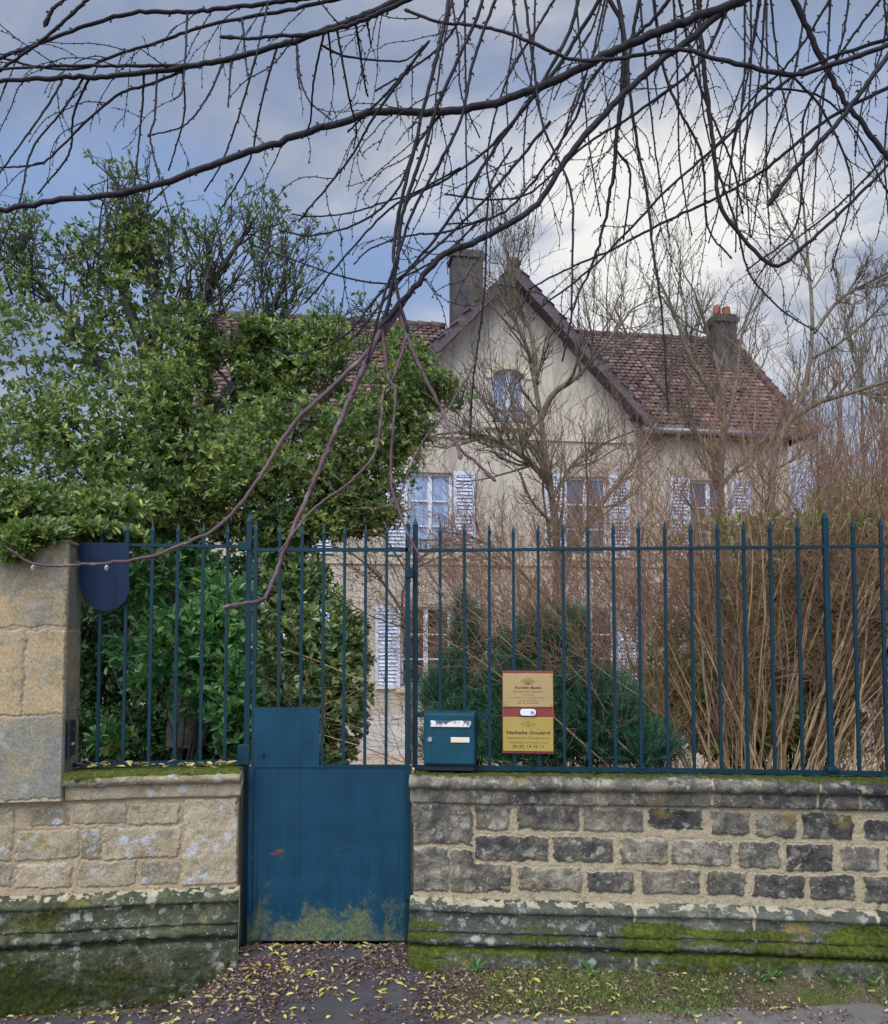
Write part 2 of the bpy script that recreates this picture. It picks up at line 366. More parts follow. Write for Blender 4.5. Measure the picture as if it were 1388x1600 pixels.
M['leaf_fallen'] = leaf_mat('fallen_leaf', [(.06, s(92, 66, 44)), (.24, s(140, 110, 70)), (.42, s(176, 160, 100)), (.65, s(190, 180, 112)), (.82, s(196, 184, 78)), (.96, s(140, 156, 84))], .6, .4, .12)
M['leaf_litter'] = leaf_mat('brown_litter', [(.06, s(52, 40, 38)), (.4, s(90, 66, 60)), (.75, s(142, 114, 96)), (.96, s(196, 174, 146))], .7, .3, .08)
M['grass'] = leaf_mat('grass_blade', [(.06, s(70, 98, 42)), (.45, s(108, 132, 60)), (.75, s(146, 156, 84)), (.97, s(180, 166, 110))], .6, .3, .2)
M['weed'] = leaf_mat('weed_leaf', [(.06, s(74, 116, 62)), (.9, s(132, 172, 104))], .45)
M['berry'] = G('red_berry').out(s(140, 42, 40), .35, None, .5)

g = G('house_render'); n1 = g.noise(.9, 6, .6); n2 = g.noise(26, 5); zz = g.z()[2]
c = g.ramp(g.ma('ADD', g.ma('MULTIPLY', n1, .8), g.ma('MULTIPLY', n2, .2)), [(.3, s(158, 147, 132)), (.5, s(182, 171, 154)), (.75, s(200, 188, 168))])
c = g.mix(g.mr(g.noise(1.0, 5, .6, g.vec(4.5, 4.5, .30)), .48, .66, 0, .65), c, s(140, 129, 116))
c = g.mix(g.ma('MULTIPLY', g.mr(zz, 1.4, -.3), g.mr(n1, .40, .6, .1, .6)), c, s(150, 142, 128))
M['render'] = g.out(c, .9, g.bump(n2, .3, .01), .15)
g = G('house_base_stone'); n1 = g.noise(3, 6)
br = g.n('ShaderNodeTexBrick', {'Vector': g.n('ShaderNodeMapping', {'Vector': g.co, 'Rotation': (R(90), 0, 0)}).outputs[0], 'Color1': s(206, 200, 190), 'Color2': s(192, 188, 180), 'Mortar': s(168, 158, 144), 'Scale': 1.0, 'Mortar Size': .012, 'Brick Width': .9, 'Row Height': .42})
M['base_stone'] = g.out(g.mix(g.mr(n1, .4, .7, 0, .4), br.outputs[0], s(150, 148, 142)), .85, g.bump(g.noise(40), .3, .01), .2)
g = G('cut_stone'); M['cut_stone'] = g.out(g.ramp(g.noise(5, 6), [(.3, s(176, 160, 136)), (.7, s(204, 190, 164))]), .85, g.bump(g.noise(40), .3, .006), .2)
g = G('chimney_render'); M['chimney'] = g.out(g.mix(g.mr(g.noise(6, 6, .7), .5, .7, 0, .6), g.ramp(g.noise(3, 6, .65), [(.3, s(58, 54, 54)), (.7, s(90, 84, 80))]), s(70, 70, 60)), .9, g.bump(g.noise(30, 5), .7, .02), .2)  # chimney tones darkened, backlit shade put into the colour
g = G('terracotta_pot'); M['pot'] = g.out(g.ramp(g.noise(9, 5), [(.3, s(120, 62, 52)), (.7, s(158, 88, 70))]), .8, None, .2)
g = G('roof_tile'); rd = g.attr('rnd')
c = g.ramp(g.ma('ADD', g.ma('MULTIPLY', rd, .7), g.ma('MULTIPLY', g.noise(1.1, 5), .35)), [(.15, s(56, 42, 42)), (.4, s(86, 58, 56)), (.65, s(110, 76, 72)), (.9, s(136, 108, 102))])
c = g.mix(g.mr(g.noise(2.6, 7, .7), .46, .62, 0, .8), c, s(88, 84, 74))
M['tile'] = g.out(c, .7, g.bump(g.noise(30, 4), .3, .01), .35)
g = G('verge_wood'); M['verge'] = g.out(g.ramp(g.noise(3, 5, .6, g.vec(1, 1, 8)), [(.3, s(70, 60, 66)), (.7, s(100, 88, 92))]), .75, None, .3)
g = G('white_joinery'); M['white'] = g.out(g.ramp(g.noise(6, 4), [(.3, s(190, 193, 200)), (.7, s(218, 218, 222))]), .5, None, .4)
g = G('shutter_paint'); M['shutter'] = g.out(g.ramp(g.noise(4, 4), [(.3, s(172, 178, 194)), (.7, s(204, 207, 216))]), .55, None, .35)
g = G('window_glass'); M['glass'] = g.out(g.ramp(g.noise(.8, 2), [(.3, s(40, 48, 64)), (.7, s(84, 96, 120))]), .06, None, 1.0)
g = G('dark_glass'); M['glass_dark'] = g.out(g.ramp(g.noise(1.5, 3), [(.3, s(24, 27, 34)), (.7, s(52, 56, 66))]), .08, None, .8)
g = G('curtained_glass'); M['glass_pale'] = g.out(g.ramp(g.noise(2.0, 3, .5, g.vec(3, 3, .5)), [(.3, s(118, 138, 170)), (.7, s(168, 184, 208))]), .12, None, .8)
g = G('zinc'); M['zinc'] = g.out(s(120, 120, 124), .5, None, .5, .4)
g = G('black_iron'); M['iron'] = g.out(s(40, 42, 46), .5, None, .4)
g = G('steel'); M['steel'] = g.out(g.ramp(g.noise(60, 4), [(.3, s(150, 148, 142)), (.7, s(214, 210, 200))]), .4, None, .5, .6)
g = G('worn_flap'); v = g.n('ShaderNodeSeparateXYZ', {0: g.co}).outputs
c = g.mix(g.mr(g.ma('ADD', g.noise(26, 5, .65, g.vec(1, 1, 1)), g.ma('MULTIPLY', v[2], -6.0)), .42, .52), s(72, 84, 98), s(226, 222, 208))
M['flap'] = g.out(g.mix(g.mr(g.noise(60, 3), .62, .66), c, s(40, 46, 44)), .5, None, .4)
M['ivory'] = G('ivory_label').out(s(222, 210, 180), .45, None, .4)
def brass(name, a, b):
    g = G(name); n = g.noise(1.0, 4, .6, g.vec(3, 3, 260))
    return g.out(g.ramp(g.ma('ADD', g.ma('MULTIPLY', n, .5), g.ma('MULTIPLY', g.noise(5, 3), .5)), [(.3, a), (.7, b)]), .38, None, .5, .25)
M['brass_pale'] = brass('pale_brass', s(168, 140, 88), s(192, 166, 112)); M['brass_yellow'] = brass('yellow_brass', s(170, 142, 66), s(188, 162, 86))
M['brass_screw'] = G('brass_screw').out(s(210, 176, 86), .3, None, .6, .7)
g = G('red_wood'); M['red_wood'] = g.out(g.ramp(g.noise(1.0, 5, .6, g.vec(60, 60, 4)), [(.3, s(112, 44, 40)), (.7, s(146, 66, 56))]), .5, g.bump(g.noise(1, 4, .6, g.vec(90, 90, 5)), .2, .002), .4)
M['ink'] = G('engraved_ink').out(s(48, 40, 34), .6, None, .3)
M['ink_soft'] = G('fine_engraved_ink').out(s(98, 82, 52), .6, None, .3)
M['white_plastic'] = G('white_plastic').out(s(222, 226, 238), .3, None, .5)
M['grey_plastic'] = G('grey_plastic').out(s(120, 140, 152), .4, None, .5)
g = G('intercom_metal'); M['intercom'] = g.out(g.ramp(g.noise(40, 4), [(.3, s(32, 38, 44)), (.7, s(52, 58, 64))]), .4, None, .5, .3)
g = G('water'); g.b.inputs['Transmission Weight'].default_value = 1.0; g.b.inputs['IOR'].default_value = 1.33; M['water'] = g.out((1, 1, 1, 1), .0, None, .5)

g = G('asphalt'); n1 = g.noise(3, 7, .6); n2 = g.noise(230, 3, .7); vv = g.vor(260)
c = g.ramp(g.ma('ADD', g.ma('MULTIPLY', n1, .6), g.ma('MULTIPLY', n2, .4)), [(.3, s(56, 54, 58)), (.55, s(84, 80, 82)), (.75, s(112, 106, 104))])
c = g.mix(g.mr(g.noise(9, 6, .7), .52, .66, 0, .65), c, s(74, 58, 52))
c = g.mix(g.mr(g.noise(5, 6, .7), .60, .70, 0, .55), c, s(72, 84, 46))
M['asphalt'] = g.out(c, .82, g.bump(g.ma('ADD', n2, vv), .8, .006), .3)
g = G('road_surface'); n1 = g.noise(4, 7, .6); n2 = g.noise(210, 3, .7)
c = g.ramp(g.ma('ADD', g.ma('MULTIPLY', n1, .5), g.ma('MULTIPLY', n2, .5)), [(.3, s(88, 84, 80)), (.55, s(122, 116, 108)), (.75, s(158, 150, 138))])
M['road'] = g.out(g.mix(g.mr(g.noise(7, 6, .7), .55, .68, 0, .6), c, s(82, 66, 56)), .85, g.bump(n2, .8, .006), .3)
g = G('verge_soil'); n1 = g.noise(6, 8, .68); n2 = g.noise(90, 4, .7)
c = g.ramp(n2, [(.3, s(66, 56, 46)), (.55, s(112, 99, 79)), (.75, s(164, 150, 124))])
c = g.mix(g.mr(n1, .46, .58, 0, .85), c, g.ramp(n2, [(.3, s(52, 62, 26)), (.7, s(104, 116, 50))]))
M['soil'] = g.out(c, .95, g.bump(g.ma('ADD', n1, n2), .9, .02), .15)
g = G('garden_gravel'); vv = g.vor(38, out='Color'); n1 = g.noise(3, 6)
gr = g.n('ShaderNodeSeparateColor', {0: vv}).outputs[0]
c = g.ramp(g.ma('ADD', g.ma('MULTIPLY', gr, .8), g.ma('MULTIPLY', n1, .2)), [(.1, s(128, 108, 92)), (.5, s(182, 158, 134)), (.9, s(222, 204, 182))])
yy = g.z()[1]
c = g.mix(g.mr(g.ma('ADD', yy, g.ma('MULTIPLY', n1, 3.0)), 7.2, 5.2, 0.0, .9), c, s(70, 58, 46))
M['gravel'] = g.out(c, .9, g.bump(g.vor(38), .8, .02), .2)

# ------------------------------------------------------------------ reference planes
WR = Frame(at(645, 1490, 0)*np.array([1, 1, 0]), -5.0)        # low wall right of the gate
WL = Frame(at(370, 1490, 0)*np.array([1, 1, 0]), 8.0)         # low wall left of the gate
GT = Frame(at(388, 1468, 0.11)*np.array([1, 1, 0]), 0.0)      # gate leaf
HS = Frame(at(800, 1175, 12.3)*np.array([1, 1, 0]), 8.0)      # house front

# ------------------------------------------------------------------ ground
def garden_z(X, Y): return 0.03-0.052*np.clip(Y-.2, 0, 12.3)
def street_z(X, Y):
    z = -0.02-0.13*sst(-1.0, -1.4, X)+(.05*sst(-.1, .4, X)+.065*sst(.3, 2.4, X))*sst(-.48, -.12, Y)
    ap = sst(-1.35, -1.05, X)*sst(-.05, -.22, X)
    z = z+ap*.05*sst(-.35, .0, Y)
    return z-0.10*np.clip(-Y, 0, 1.2)
def gz(X, Y):
    t = sst(.12, .30, Y); return street_z(X, np.minimum(Y, .3))*(1-t)+garden_z(X, Y)*t
def sheet(name, xs, ys, zf, m, kind='structure', lift=0.0, rough=0.0):
    X, Y = np.meshgrid(xs, ys); Z = zf(X, Y)+lift
    if rough: Z = Z+(fbm(np.stack([X*9, Y*9, X*0], -1), 5)-.5)*rough
    V = np.stack([X, Y, Z], -1).reshape(-1, 3); nx, ny = len(xs), len(ys)
    b = (np.arange(ny-1)*nx)[:, None]+np.arange(nx-1)[None, :]
    o = npmesh(name, V, [np.stack([b, b+1, b+nx+1, b+nx], -1).reshape(-1, 4)], m); o['kind'] = kind; return o
xs = np.unique(np.r_[-400, -150, -60, np.arange(-20, -3, 1.0), np.arange(-3, 3.2, .1), np.arange(4, 21, 1.0), 60, 150, 400])
ys = np.unique(np.r_[-60, -20, np.arange(-8, -1.3, .5), np.arange(-1.3, .4, .05), np.arange(.5, 4, .25), np.arange(4, 20, 1.0), 40, 100, 300, 900])
sheet('ground', xs, ys, lambda X, Y: gz(X, Y), M['soil'])
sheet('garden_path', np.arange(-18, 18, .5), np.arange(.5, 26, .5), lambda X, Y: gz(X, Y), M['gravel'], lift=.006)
def strip(name, pts_l, pts_r, m, lift, n=30):
    "sheet between two edge lines that share Y"
    A, B = smooth_path(pts_l, n), smooth_path(pts_r, n); k = 26
    t = np.linspace(0, 1, k)[None, :, None]; P = A[:, None, :]*(1-t)+B[:, None, :]*t
    wob = (fbm(np.stack([P[..., 1]*6, P[..., 0]*3, P[..., 0]*0], -1), 3)-.5)*.12
    P[..., 0] += wob*(np.abs(t[..., 0]-.5)*2)**3
    P[..., 2] = gz(P[..., 0], P[..., 1])+lift
    b = (np.arange(n-1)*k)[:, None]+np.arange(k-1)[None, :]
    o = npmesh(name, P.reshape(-1, 3), [np.stack([b, b+1, b+k+1, b+k], -1).reshape(-1, 4)], m); o['kind'] = 'structure'; return o
strip('driveway', [(-1.13, .12, 0), (-1.16, -.12, 0), (-1.6, -.26, 0), (-3.4, -.34, 0), (-5, -.45, 0), (-6, -1.2, 0)], [(-.17, .12, 0), (-.13, -.1, 0), (-.02, -.28, 0), (.04, -.5, 0), (.08, -.8, 0), (.1, -1.2, 0)], M['asphalt'], .010)
sheet('road', np.unique(np.r_[-40, -12, np.arange(-4, 4.1, .1), 12, 40]), np.r_[-7, -3, np.arange(-1.6, -.2, .025)], lambda X, Y: gz(X, Y)+.03*sst(-.41, -.49, Y+.10*(fbm(np.stack([X*3, Y*3, X*0], -1), 9)-.5)-.07*sst(.4, 2.2, X)+.25*sst(.3, -.2, X))-.03, M['road'], lift=.004, rough=.012)

# ------------------------------------------------------------------ masonry
def bump_noise(u, z, sc_, seed): return fbm(np.stack([u*sc_, z*sc_, u*0+seed], -1), seed, 4)
def masonry(name, parent, m, u0, u1, z0, z1, stones, depth, res=.0050, relief=.012, mortar_w=.004, edge=.010, y0=0.0, round_=.010, rug=1.0, ids=None):
    us = np.arange(u0, u1+res, res); zs = np.arange(z0, z1+res, res)
    us = np.linspace(u0, u1, len(us)); zs = np.linspace(z0, z1, len(zs))
    U, Z = np.meshgrid(us, zs)
    wu = U+(bump_noise(U, Z, 16, 11)-.5)*.034+(bump_noise(U, Z, 60, 12)-.5)*.022; wz = Z+(bump_noise(U, Z, 16, 13)-.5)*.026+(bump_noise(U, Z, 60, 14)-.5)*.022
    best = np.full(U.shape, 9.0); idm = np.zeros(U.shape)
    r2 = np.random.default_rng(len(stones)*7+1)
    for kk, (a, b, c, d) in enumerate(stones):
        cx, cz, hx, hz = (a+c)/2, (b+d)/2, abs(c-a)/2-round_, abs(d-b)/2-round_
        qx, qz = np.abs(wu-cx)-hx, np.abs(wz-cz)-hz
        sd = np.hypot(np.maximum(qx, 0), np.maximum(qz, 0))+np.minimum(np.maximum(qx, qz), 0)-round_
        rv = r2.random() if ids is None else ids[kk]; k = sd < best; best = np.where(k, sd, best); idm = np.where(k, rv, idm)
    mask = sst(mortar_w, -edge, best)
    disp = relief*mask**.7*(.55+.6*idm)+((bump_noise(U, Z, 22, 21)-.5)*.014*(.35+mask)+(bump_noise(U, Z, 75, 22)-.5)*.006)*rug
    disp = disp-.006*sst(.006, 0, np.abs(best-.002))
    Y = y0-disp
    # fold the rim back so the slab reads as solid
    nz, nu = U.shape; Y = Y.copy(); Y[0, :] = y0+.03; Y[-1, :] = y0+.03; Y[:, 0] = y0+.03; Y[:, -1] = y0+.03
    V = np.stack([U, Y, Z], -1).reshape(-1, 3); b = (np.arange(nz-1)*nu)[:, None]+np.arange(nu-1)[None, :]
    moss = .34*sst(z0+.12, z0, Z)+.06
    o = npmesh(name, V, [np.stack([b, b+1, b+nu+1, b+nu], -1).reshape(-1, 4)], m, parent, attrs={'stone': mask, 'rnd': idm, 'moss': moss})
    return o
def moulding(name, parent, m, profile, u0, u1, mossf, res=.008, rough=.008, joints=(), stone_seed=0, warp=.004, crust=False):
    "sweep a (y,z) profile along the wall; mossf(u,y,z,nz) gives moss cover"
    P = np.array(profile, float); d = np.r_[0, np.cumsum(np.linalg.norm(np.diff(P, axis=0), axis=1))]; n = max(int(d[-1]/.006), 8)
    t = np.linspace(0, d[-1], n); prof = np.stack([np.interp(t, d, P[:, 0]), np.interp(t, d, P[:, 1])], -1)
    ker = np.array([.25, .5, .25]); pp = prof.copy()
    for _ in range(2):
        q = pp.copy(); q[1:-1] = pp[:-2]*.25+pp[1:-1]*.5+pp[2:]*.25; pp = q
    prof = pp; T = np.gradient(prof, axis=0); nrm = np.stack([T[:, 1], -T[:, 0]], -1); nrm /= np.linalg.norm(nrm, axis=1, keepdims=True)
    if nrm[:, 0].mean() > 0: nrm = -nrm                       # outward = towards the street (-y)
    us = np.linspace(u0, u1, int((u1-u0)/res)+2); U, K = np.meshgrid(us, np.arange(n)); Yp, Zp = prof[K, 0], prof[K, 1]; ny, nz_ = nrm[K, 0], nrm[K, 1]
    q = np.stack([U, Yp, Zp], -1)
    moss = mossf(U, Yp, Zp, nz_); ms = sst(.40, .62, moss+(fbm(q*26, 31)-.5)*.9)
    disp = (fbm(q*14, 41+stone_seed)-.5)*rough*1.6+(fbm(q*55, 43)-.5)*rough*.8+ms*(.002+.011*fbm(q*45, 47, 3))
    jm = np.ones_like(U); idm = np.zeros_like(U); r2 = np.random.default_rng(stone_seed+3)
    edges = [u0-1]+list(joints)+[u1+1]
    for a, b in zip(edges[:-1], edges[1:]): idm = np.where((U >= a) & (U < b), r2.random(), idm)
    for j in joints:
        dj = np.abs(U-j-(fbm(q*9, 51)-.5)*.02); disp -= .010*sst(.010, .002, dj); jm = np.minimum(jm, sst(.004, .010, dj))
    if crust:
        ztp = P[0, 1]; cr_ = sst(ztp-.05, ztp-.012, Zp)*sst(.48, .60, fbm(q*np.array([34, 34, 34]), 57)+.07*sst(ztp-.03, ztp, Zp)); jm = jm*(1-.85*cr_)
    V = np.stack([U, Yp+ny*disp, Zp+nz_*disp+(vnoise(q*np.array([2.2, 0, 0]), 71)-.5)*warp*2], -1)
    nu = len(us); b = (np.arange(n-1)*nu)[:, None]+np.arange(nu-1)[None, :]
    caps = [np.array([[k*nu for k in range(n)]]), np.array([[k*nu+nu-1 for k in range(n-1, -1, -1)]])]
    return npmesh(name, V.reshape(-1, 3), [np.stack([b, b+1, b+nu+1, b+nu], -1).reshape(-1, 4)]+caps, m, parent, attrs={'stone': jm, 'rnd': idm, 'moss': moss})
def arc(cy, cz, ry, rz, a0, a1, n=9): return [(cy+ry*math.cos(R(a)), cz+rz*math.sin(R(a))) for a in np.linspace(a0, a1, n)]

def px_rects(fr, lst, d=0.0):
    o = []
    for a, b, c, e in lst:
        u0, zt = fr.loc(a, b, d); u1, zb = fr.loc(c, e, d); o.append((u0, zb, u1, zt))
    return o
# --- right wall
wall_r = empty('stone_wall', WR.o, WR.a)
tag(wall_r, 'low wall of dark sooty stone blocks with wide pale mortar joints, right of the gate', 'wall')
ST_R = [(645, 1253, 738, 1320), (645, 1323, 702, 1393), (704, 1326, 740, 1394), (730, 1349, 799, 1393),
        (742, 1259, 797, 1297), (807, 1259, 904, 1297), (911, 1262, 1003, 1299), (1014, 1264, 1099, 1297), (1110, 1267, 1171, 1304), (1181, 1267, 1243, 1308), (1253, 1269, 1335, 1312), (1348, 1281, 1440, 1315),
        (742, 1304, 857, 1346), (862, 1306, 960, 1347), (970, 1309, 1041, 1350), (1050, 1313, 1144, 1353), (1154, 1315, 1219, 1357), (1229, 1317, 1302, 1361), (1315, 1321, 1373, 1361), (1383, 1322, 1470, 1364),
        (809, 1353, 908, 1393), (917, 1360, 990, 1396), (1001, 1358, 1093, 1398), (1103, 1361, 1165, 1400), (1175, 1364, 1257, 1404), (1265, 1366, 1338, 1408), (1351, 1368, 1440, 1412)]
RU1 = 6.2
r3 = np.random.default_rng(5); rects_r = px_rects(WR, ST_R)
for (zb, zt, u) in ((rects_r[11][1], rects_r[11][3], rects_r[11][2]+.03), (rects_r[19][1], rects_r[19][3], rects_r[19][2]+.04), (rects_r[26][1], rects_r[26][3], rects_r[26][2]+.03)):
    while u < RU1-.2:
        wd = r3.uniform(.2, .36); rects_r.append((u, zb+r3.uniform(-.01, .01), u+wd, zt)); u += wd+.035
zc_b = WR.loc(645, 1251)[1]; zp_t = WR.loc(645, 1401)[1]; zc_t = WR.loc(645, 1211)[1]
masonry('masonry', wall_r, M['stone_dark'], .0, RU1, zp_t-.01, zc_b+.01, rects_r, .3)
MB().box(.006, RU1, .031, .36, -.4, zc_b).build('wall_core', M['stone_pale'], wall_r)
prof_c = [(.33, zc_t-.04), (.33, zc_t-.012), (.10, zc_t-.008), (-.02, zc_t+.004)]+arc(-.035, zc_t-.030, .045, .036, 80, 270, 12)+[(-.032, zc_t-.070), (-.030, zc_t-.135), (-.022, zc_t-.142), (.02, zc_t-.144)]
def moss_cop_r(u, y, z, nz_): return .30*sst(.55, .9, nz_)*sst(-.07, -.02, y)+.62*sst(.5, .9, nz_)*fbm(np.stack([u*5, y*14, u*0], -1), 62)+.14*fbm(np.stack([u*3, z*8, u*0], -1), 61)
jr = [WR.loc(x, 1230)[0] for x in (934, 1110, 1275, 1340)]+[3.0, 3.6, 4.3]
moulding('coping', wall_r, M['stone_dark'], prof_c, -.012, RU1, moss_cop_r, joints=jr, stone_seed=2, rough=.007)
zb0 = WR.loc(645, 1465)[1]
def plinth_prof(zt, zb, zg, y):
    h = zt-zb
    return [(.02, zt+.004), (-y*.10, zt-.002), (-y*.62, zt-h*.16), (-y*.66, zt-h*.24), (-y*.50, zt-h*.28), (-y*.44, zt-h*.40), (-y*.52, zt-h*.54), (-y*.80, zt-h*.64), (-y*.84, zt-h*.70), (-y*.70, zt-h*.725), (-y*.70, zt-h*.75)]+arc(-y*.72, zt-h*.875, y*.40, h*.115, 82, 278, 9)+[(-y*.60, zb-.004), (-y*.60, zb-.016), (-y*.98, zb-.024), (-y*1.04, zb-.04), (-y*1.06, (zb+zg)/2), (-y*1.06, zg)]
patch = [WR.loc(x, 1440)[0] for x in (975, 1095, 1300, 1375)]
def moss_pl_r(u, y, z, nz_):
    f = fbm(np.stack([u*4.5, z*9, u*0+3], -1), 63)
    m_ = .12+.60*(f-.35)+.26*sst(zb0+.06, zb0-.08, z)+.30*np.clip(nz_, 0, 1)*sst(zp_t-.03, zp_t-.06, z)
    pf = fbm(np.stack([u*5, z*9, u*0], -1), 65); up = .55*sst(patch[0]-.05, patch[0]+.05, u)*sst(patch[0]+.45, patch[0]+.2, u)+sst(patch[2]-.1, patch[2]+.12, u)*sst(patch[3]+.05, patch[3]-.02, u)
    m_ += (.55*sst(patch[0]-.1, patch[0]+.06, u)*sst(patch[3]+.06, patch[3]-.03, u)*sst(zp_t-.105+.07*up, zp_t-.135+.06*up, z)*sst(zb0-.02, zb0+.03, z))*sst(.28, .62, pf+.22*up)
    m_ += .30*sst(.35, .0, u)*sst(zp_t-.05, zp_t-.12, z)
    return m_
moulding('plinth', wall_r, M['stone_mossy'], plinth_prof(zp_t, zb0, -.30, .095), -.012, RU1, moss_pl_r, joints=[WR.loc(x, 1440)[0] for x in (990, 1175, 1365)]+[3.1, 4.2], stone_seed=4, rough=.010, crust=True)
# --- left wall (u runs negative from the gate jamb)
wall_l = empty('stone_wall', WL.o, WL.a)
tag(wall_l, 'low wall of pale lichen-spotted stone left of the gate, carrying the tall pillar', 'wall')
ST_L = [(288, 1249, 372, 1381), (45, 1262, 108, 1288), (118, 1256, 200, 1286), (203, 1257, 281, 1287), (-60, 1262, 20, 1344),
        (26, 1298, 122, 1341), (126, 1297, 160, 1342), (164, 1294, 281, 1339), (-60, 1350, 18, 1386), (26, 1350, 112, 1386), (124, 1346, 212, 1384), (219, 1346, 281, 1381)]
rects_l = px_rects(WL, ST_L); LU0 = -4.5
for row in ((1262, 1290), (1298, 1342), (1350, 1387)):
    zt_, zb_ = WL.loc(200, row[0])[1], WL.loc(200, row[1])[1]; u = WL.loc(-66, 1300)[0]
    while u > LU0+.2:
        wd = r3.uniform(.22, .4); rects_l.append((u-wd, zb_, u, zt_)); u -= wd+.03
lc_b = WL.loc(370, 1242)[1]; lp_t = WL.loc(365, 1386)[1]; lc_t = WL.loc(370, 1203)[1]; lb0 = WL.loc(362, 1455)[1]
masonry('masonry', wall_l, M['stone_pale'], LU0, .0, lp_t-.01, lc_b+.01, rects_l, .3, relief=.006, rug=.55)
MB().box(LU0, -.006, .031, .36, -.5, lc_b).build('wall_core', M['stone_pale'], wall_l)
pu1 = WL.loc(98, 1230, -.05)[0]
prof_l = [(.33, lc_t-.04), (.33, lc_t-.012), (.10, lc_t-.008), (-.02, lc_t+.004)]+arc(-.032, lc_t-.028, .045, .036, 80, 270, 12)+[(-.028, lc_t-.066), (-.026, lc_t-.132), (-.02, lc_t-.138), (.02, lc_t-.140)]
def moss_cop_l(u, y, z, nz_): return .85*sst(.2, .8, nz_)+.40*sst(lc_t-.085, lc_t-.02, z)*sst(.1, -.8, u)+.8*(fbm(np.stack([u*9, z*12, u*0], -1), 67)-.45)
moulding('coping', wall_l, M['stone_pale'], prof_l, pu1+.004, .012, moss_cop_l, stone_seed=6, rough=.008)
def moss_pl_l(u, y, z, nz_):
    f = fbm(np.stack([u*3.2, z*7, u*0+9], -1), 69)
    return .16+.5*(f-.38)+.30*sst(lb0+.02, lb0-.2, z)+.12*np.clip(nz_, 0, 1)+.22*sst(-.75, -1.0, u)*sst(lp_t-.02, lp_t-.1, z)
moulding('plinth', wall_l, M['stone_mossy_dark'], plinth_prof(lp_t, lb0, -.45, .10), LU0, .012, moss_pl_l, stone_seed=8, rough=.011, crust=True)
# --- pillar: stands on the left wall
pil = empty('stone_pillar', WL.world(0, 0, 0), WL.a)
tag(pil, 'tall square pillar of large tan ashlar blocks at the left edge, standing on the pale wall', 'pillar')
pd = -.055
pz0, pz1 = lc_b-.005, WL.loc(60, 846, pd)[1]; pu0 = LU0*.62
ru = lambda l: px_rects(WL, l, pd)
ST_P = ru([(-200, 846, 101, 979), (42, 985, 101, 1116), (-200, 985, 36, 1116), (-200, 1121, 101, 1247)])
masonry('front_blocks', pil, M['stone_pillar'], pu0, pu1, pz0, pz1, ST_P, .3, relief=.004, mortar_w=.003, edge=.006, y0=pd, round_=.006, rug=.18, ids=(.62, .9, .85, .22))
# side face (towards the gate), same courses
sp = Frame(WL.world(pu1, pd, 0), math.degrees(WL.a)+90)
side = empty('side_blocks'); bpy.data.objects.remove(side)
sd_o = masonry('side_blocks', pil, M['stone_pillar'], 0.0, .29, pz0, pz1, [(-.1, ST_P[k][1], .4, ST_P[k][3]) for k in (0, 1, 3)], .3, relief=.004, mortar_w=.003, edge=.006, round_=.006, rug=.18, ids=(.35, .7, .3))
sd_o.location = (pu1-.012, pd, 0); sd_o.rotation_euler = (0, 0, R(90))
MB().box(pu0, pu1-.032, pd+.031, .28, pz0, pz1).build('pillar_core', M['stone_pillar'], pil)
MB().box(pu0, pu1+.004, pd-.006, .285, pz1-.004, pz1+.012).build('cap', M['stone_pillar'], pil, bevel=.005)

# ------------------------------------------------------------------ ironwork
def spear_bar(z0, z1, wd, x, y, tipw=1.25, tip=.075):
    m = MB(); h = wd/2; m.box(x-h, x+h, y-h, y+h, z0, z1-tip)
    q = h*tipw; i = len(m.v)
    zz0, zz1 = z1-tip, z1-tip*.72
    m.v += [(x+a*h, y+b*h, zz0) for a, b in ((-1, -1), (1, -1), (1, 1), (-1, 1))]+[(x+a*q, y+b*q, zz1) for a, b in ((-1, -1), (1, -1), (1, 1), (-1, 1))]+[(x, y, z1)]
    for k in range(4):
        m.f.append((i+k, i+(k+1) % 4, i+4+(k+1) % 4, i+4+k)); m.f.append((i+4+k, i+4+(k+1) % 4, i+8))
    return m
# right railing
fr = empty('railing', WR.o, WR.a); tag(fr, 'long teal iron railing with spear tips on the dark stone wall right of the gate', 'railing')
FY = .17
def fl(px, py): return WR.loc(px, py, FY)
z_b, z_t = fl(700, 1199)[1], fl(700, 860)[1]
BARS = [688, 726, 765, 803, 842, 881, 920, 960, 1000, 1041, 1082, 1124, 1165, 1207, 1250]
us = [fl(x, 1000)[0] for x in BARS]; upost = fl(1294, 1000)[0]; step = us[-1]-us[-2]
us2 = [upost+step*(k+1) for k in range(9)]
for u in us+us2:
    short = u < us[2]-.02
    tp = fl(700, 817)[1]+rng.uniform(-.008, .008)
    o = spear_bar(fl(700, 1118)[1] if short else z_b, tp, .0165, 0, 0).build('bar', M['teal'], fr)
    o.location = (u, FY, 0)
u_p0 = fl(649, 1000)[0]
for u, zt in ((u_p0, fl(649, 808)[1]), (upost, fl(700, 806)[1]), (upost+step*10, fl(700, 806)[1])):
    o = spear_bar(zc_t+.015, zt, .027, 0, 0, 1.1, .06).build('post', M['teal'], fr); o.location = (u, FY, 0)
    if u > 0.3: MB().box(-.03, .03, -.03, .03, zc_t+.02, zc_t+.05).build('foot', M['teal'], o, bevel=.008)
for z, h in ((z_b, .022), (z_t, .016)):
    MB().box(u_p0, upost+step*10, FY-.014, FY+.014, z-h/2, z+h/2).build('rail', M['teal'], fr)
zs_ = fl(700, 1117)[1]
MB().box(u_p0, us[2], FY-.016, FY+.016, zs_-.012, zs_+.012).build('short_rail', M['teal'], fr)
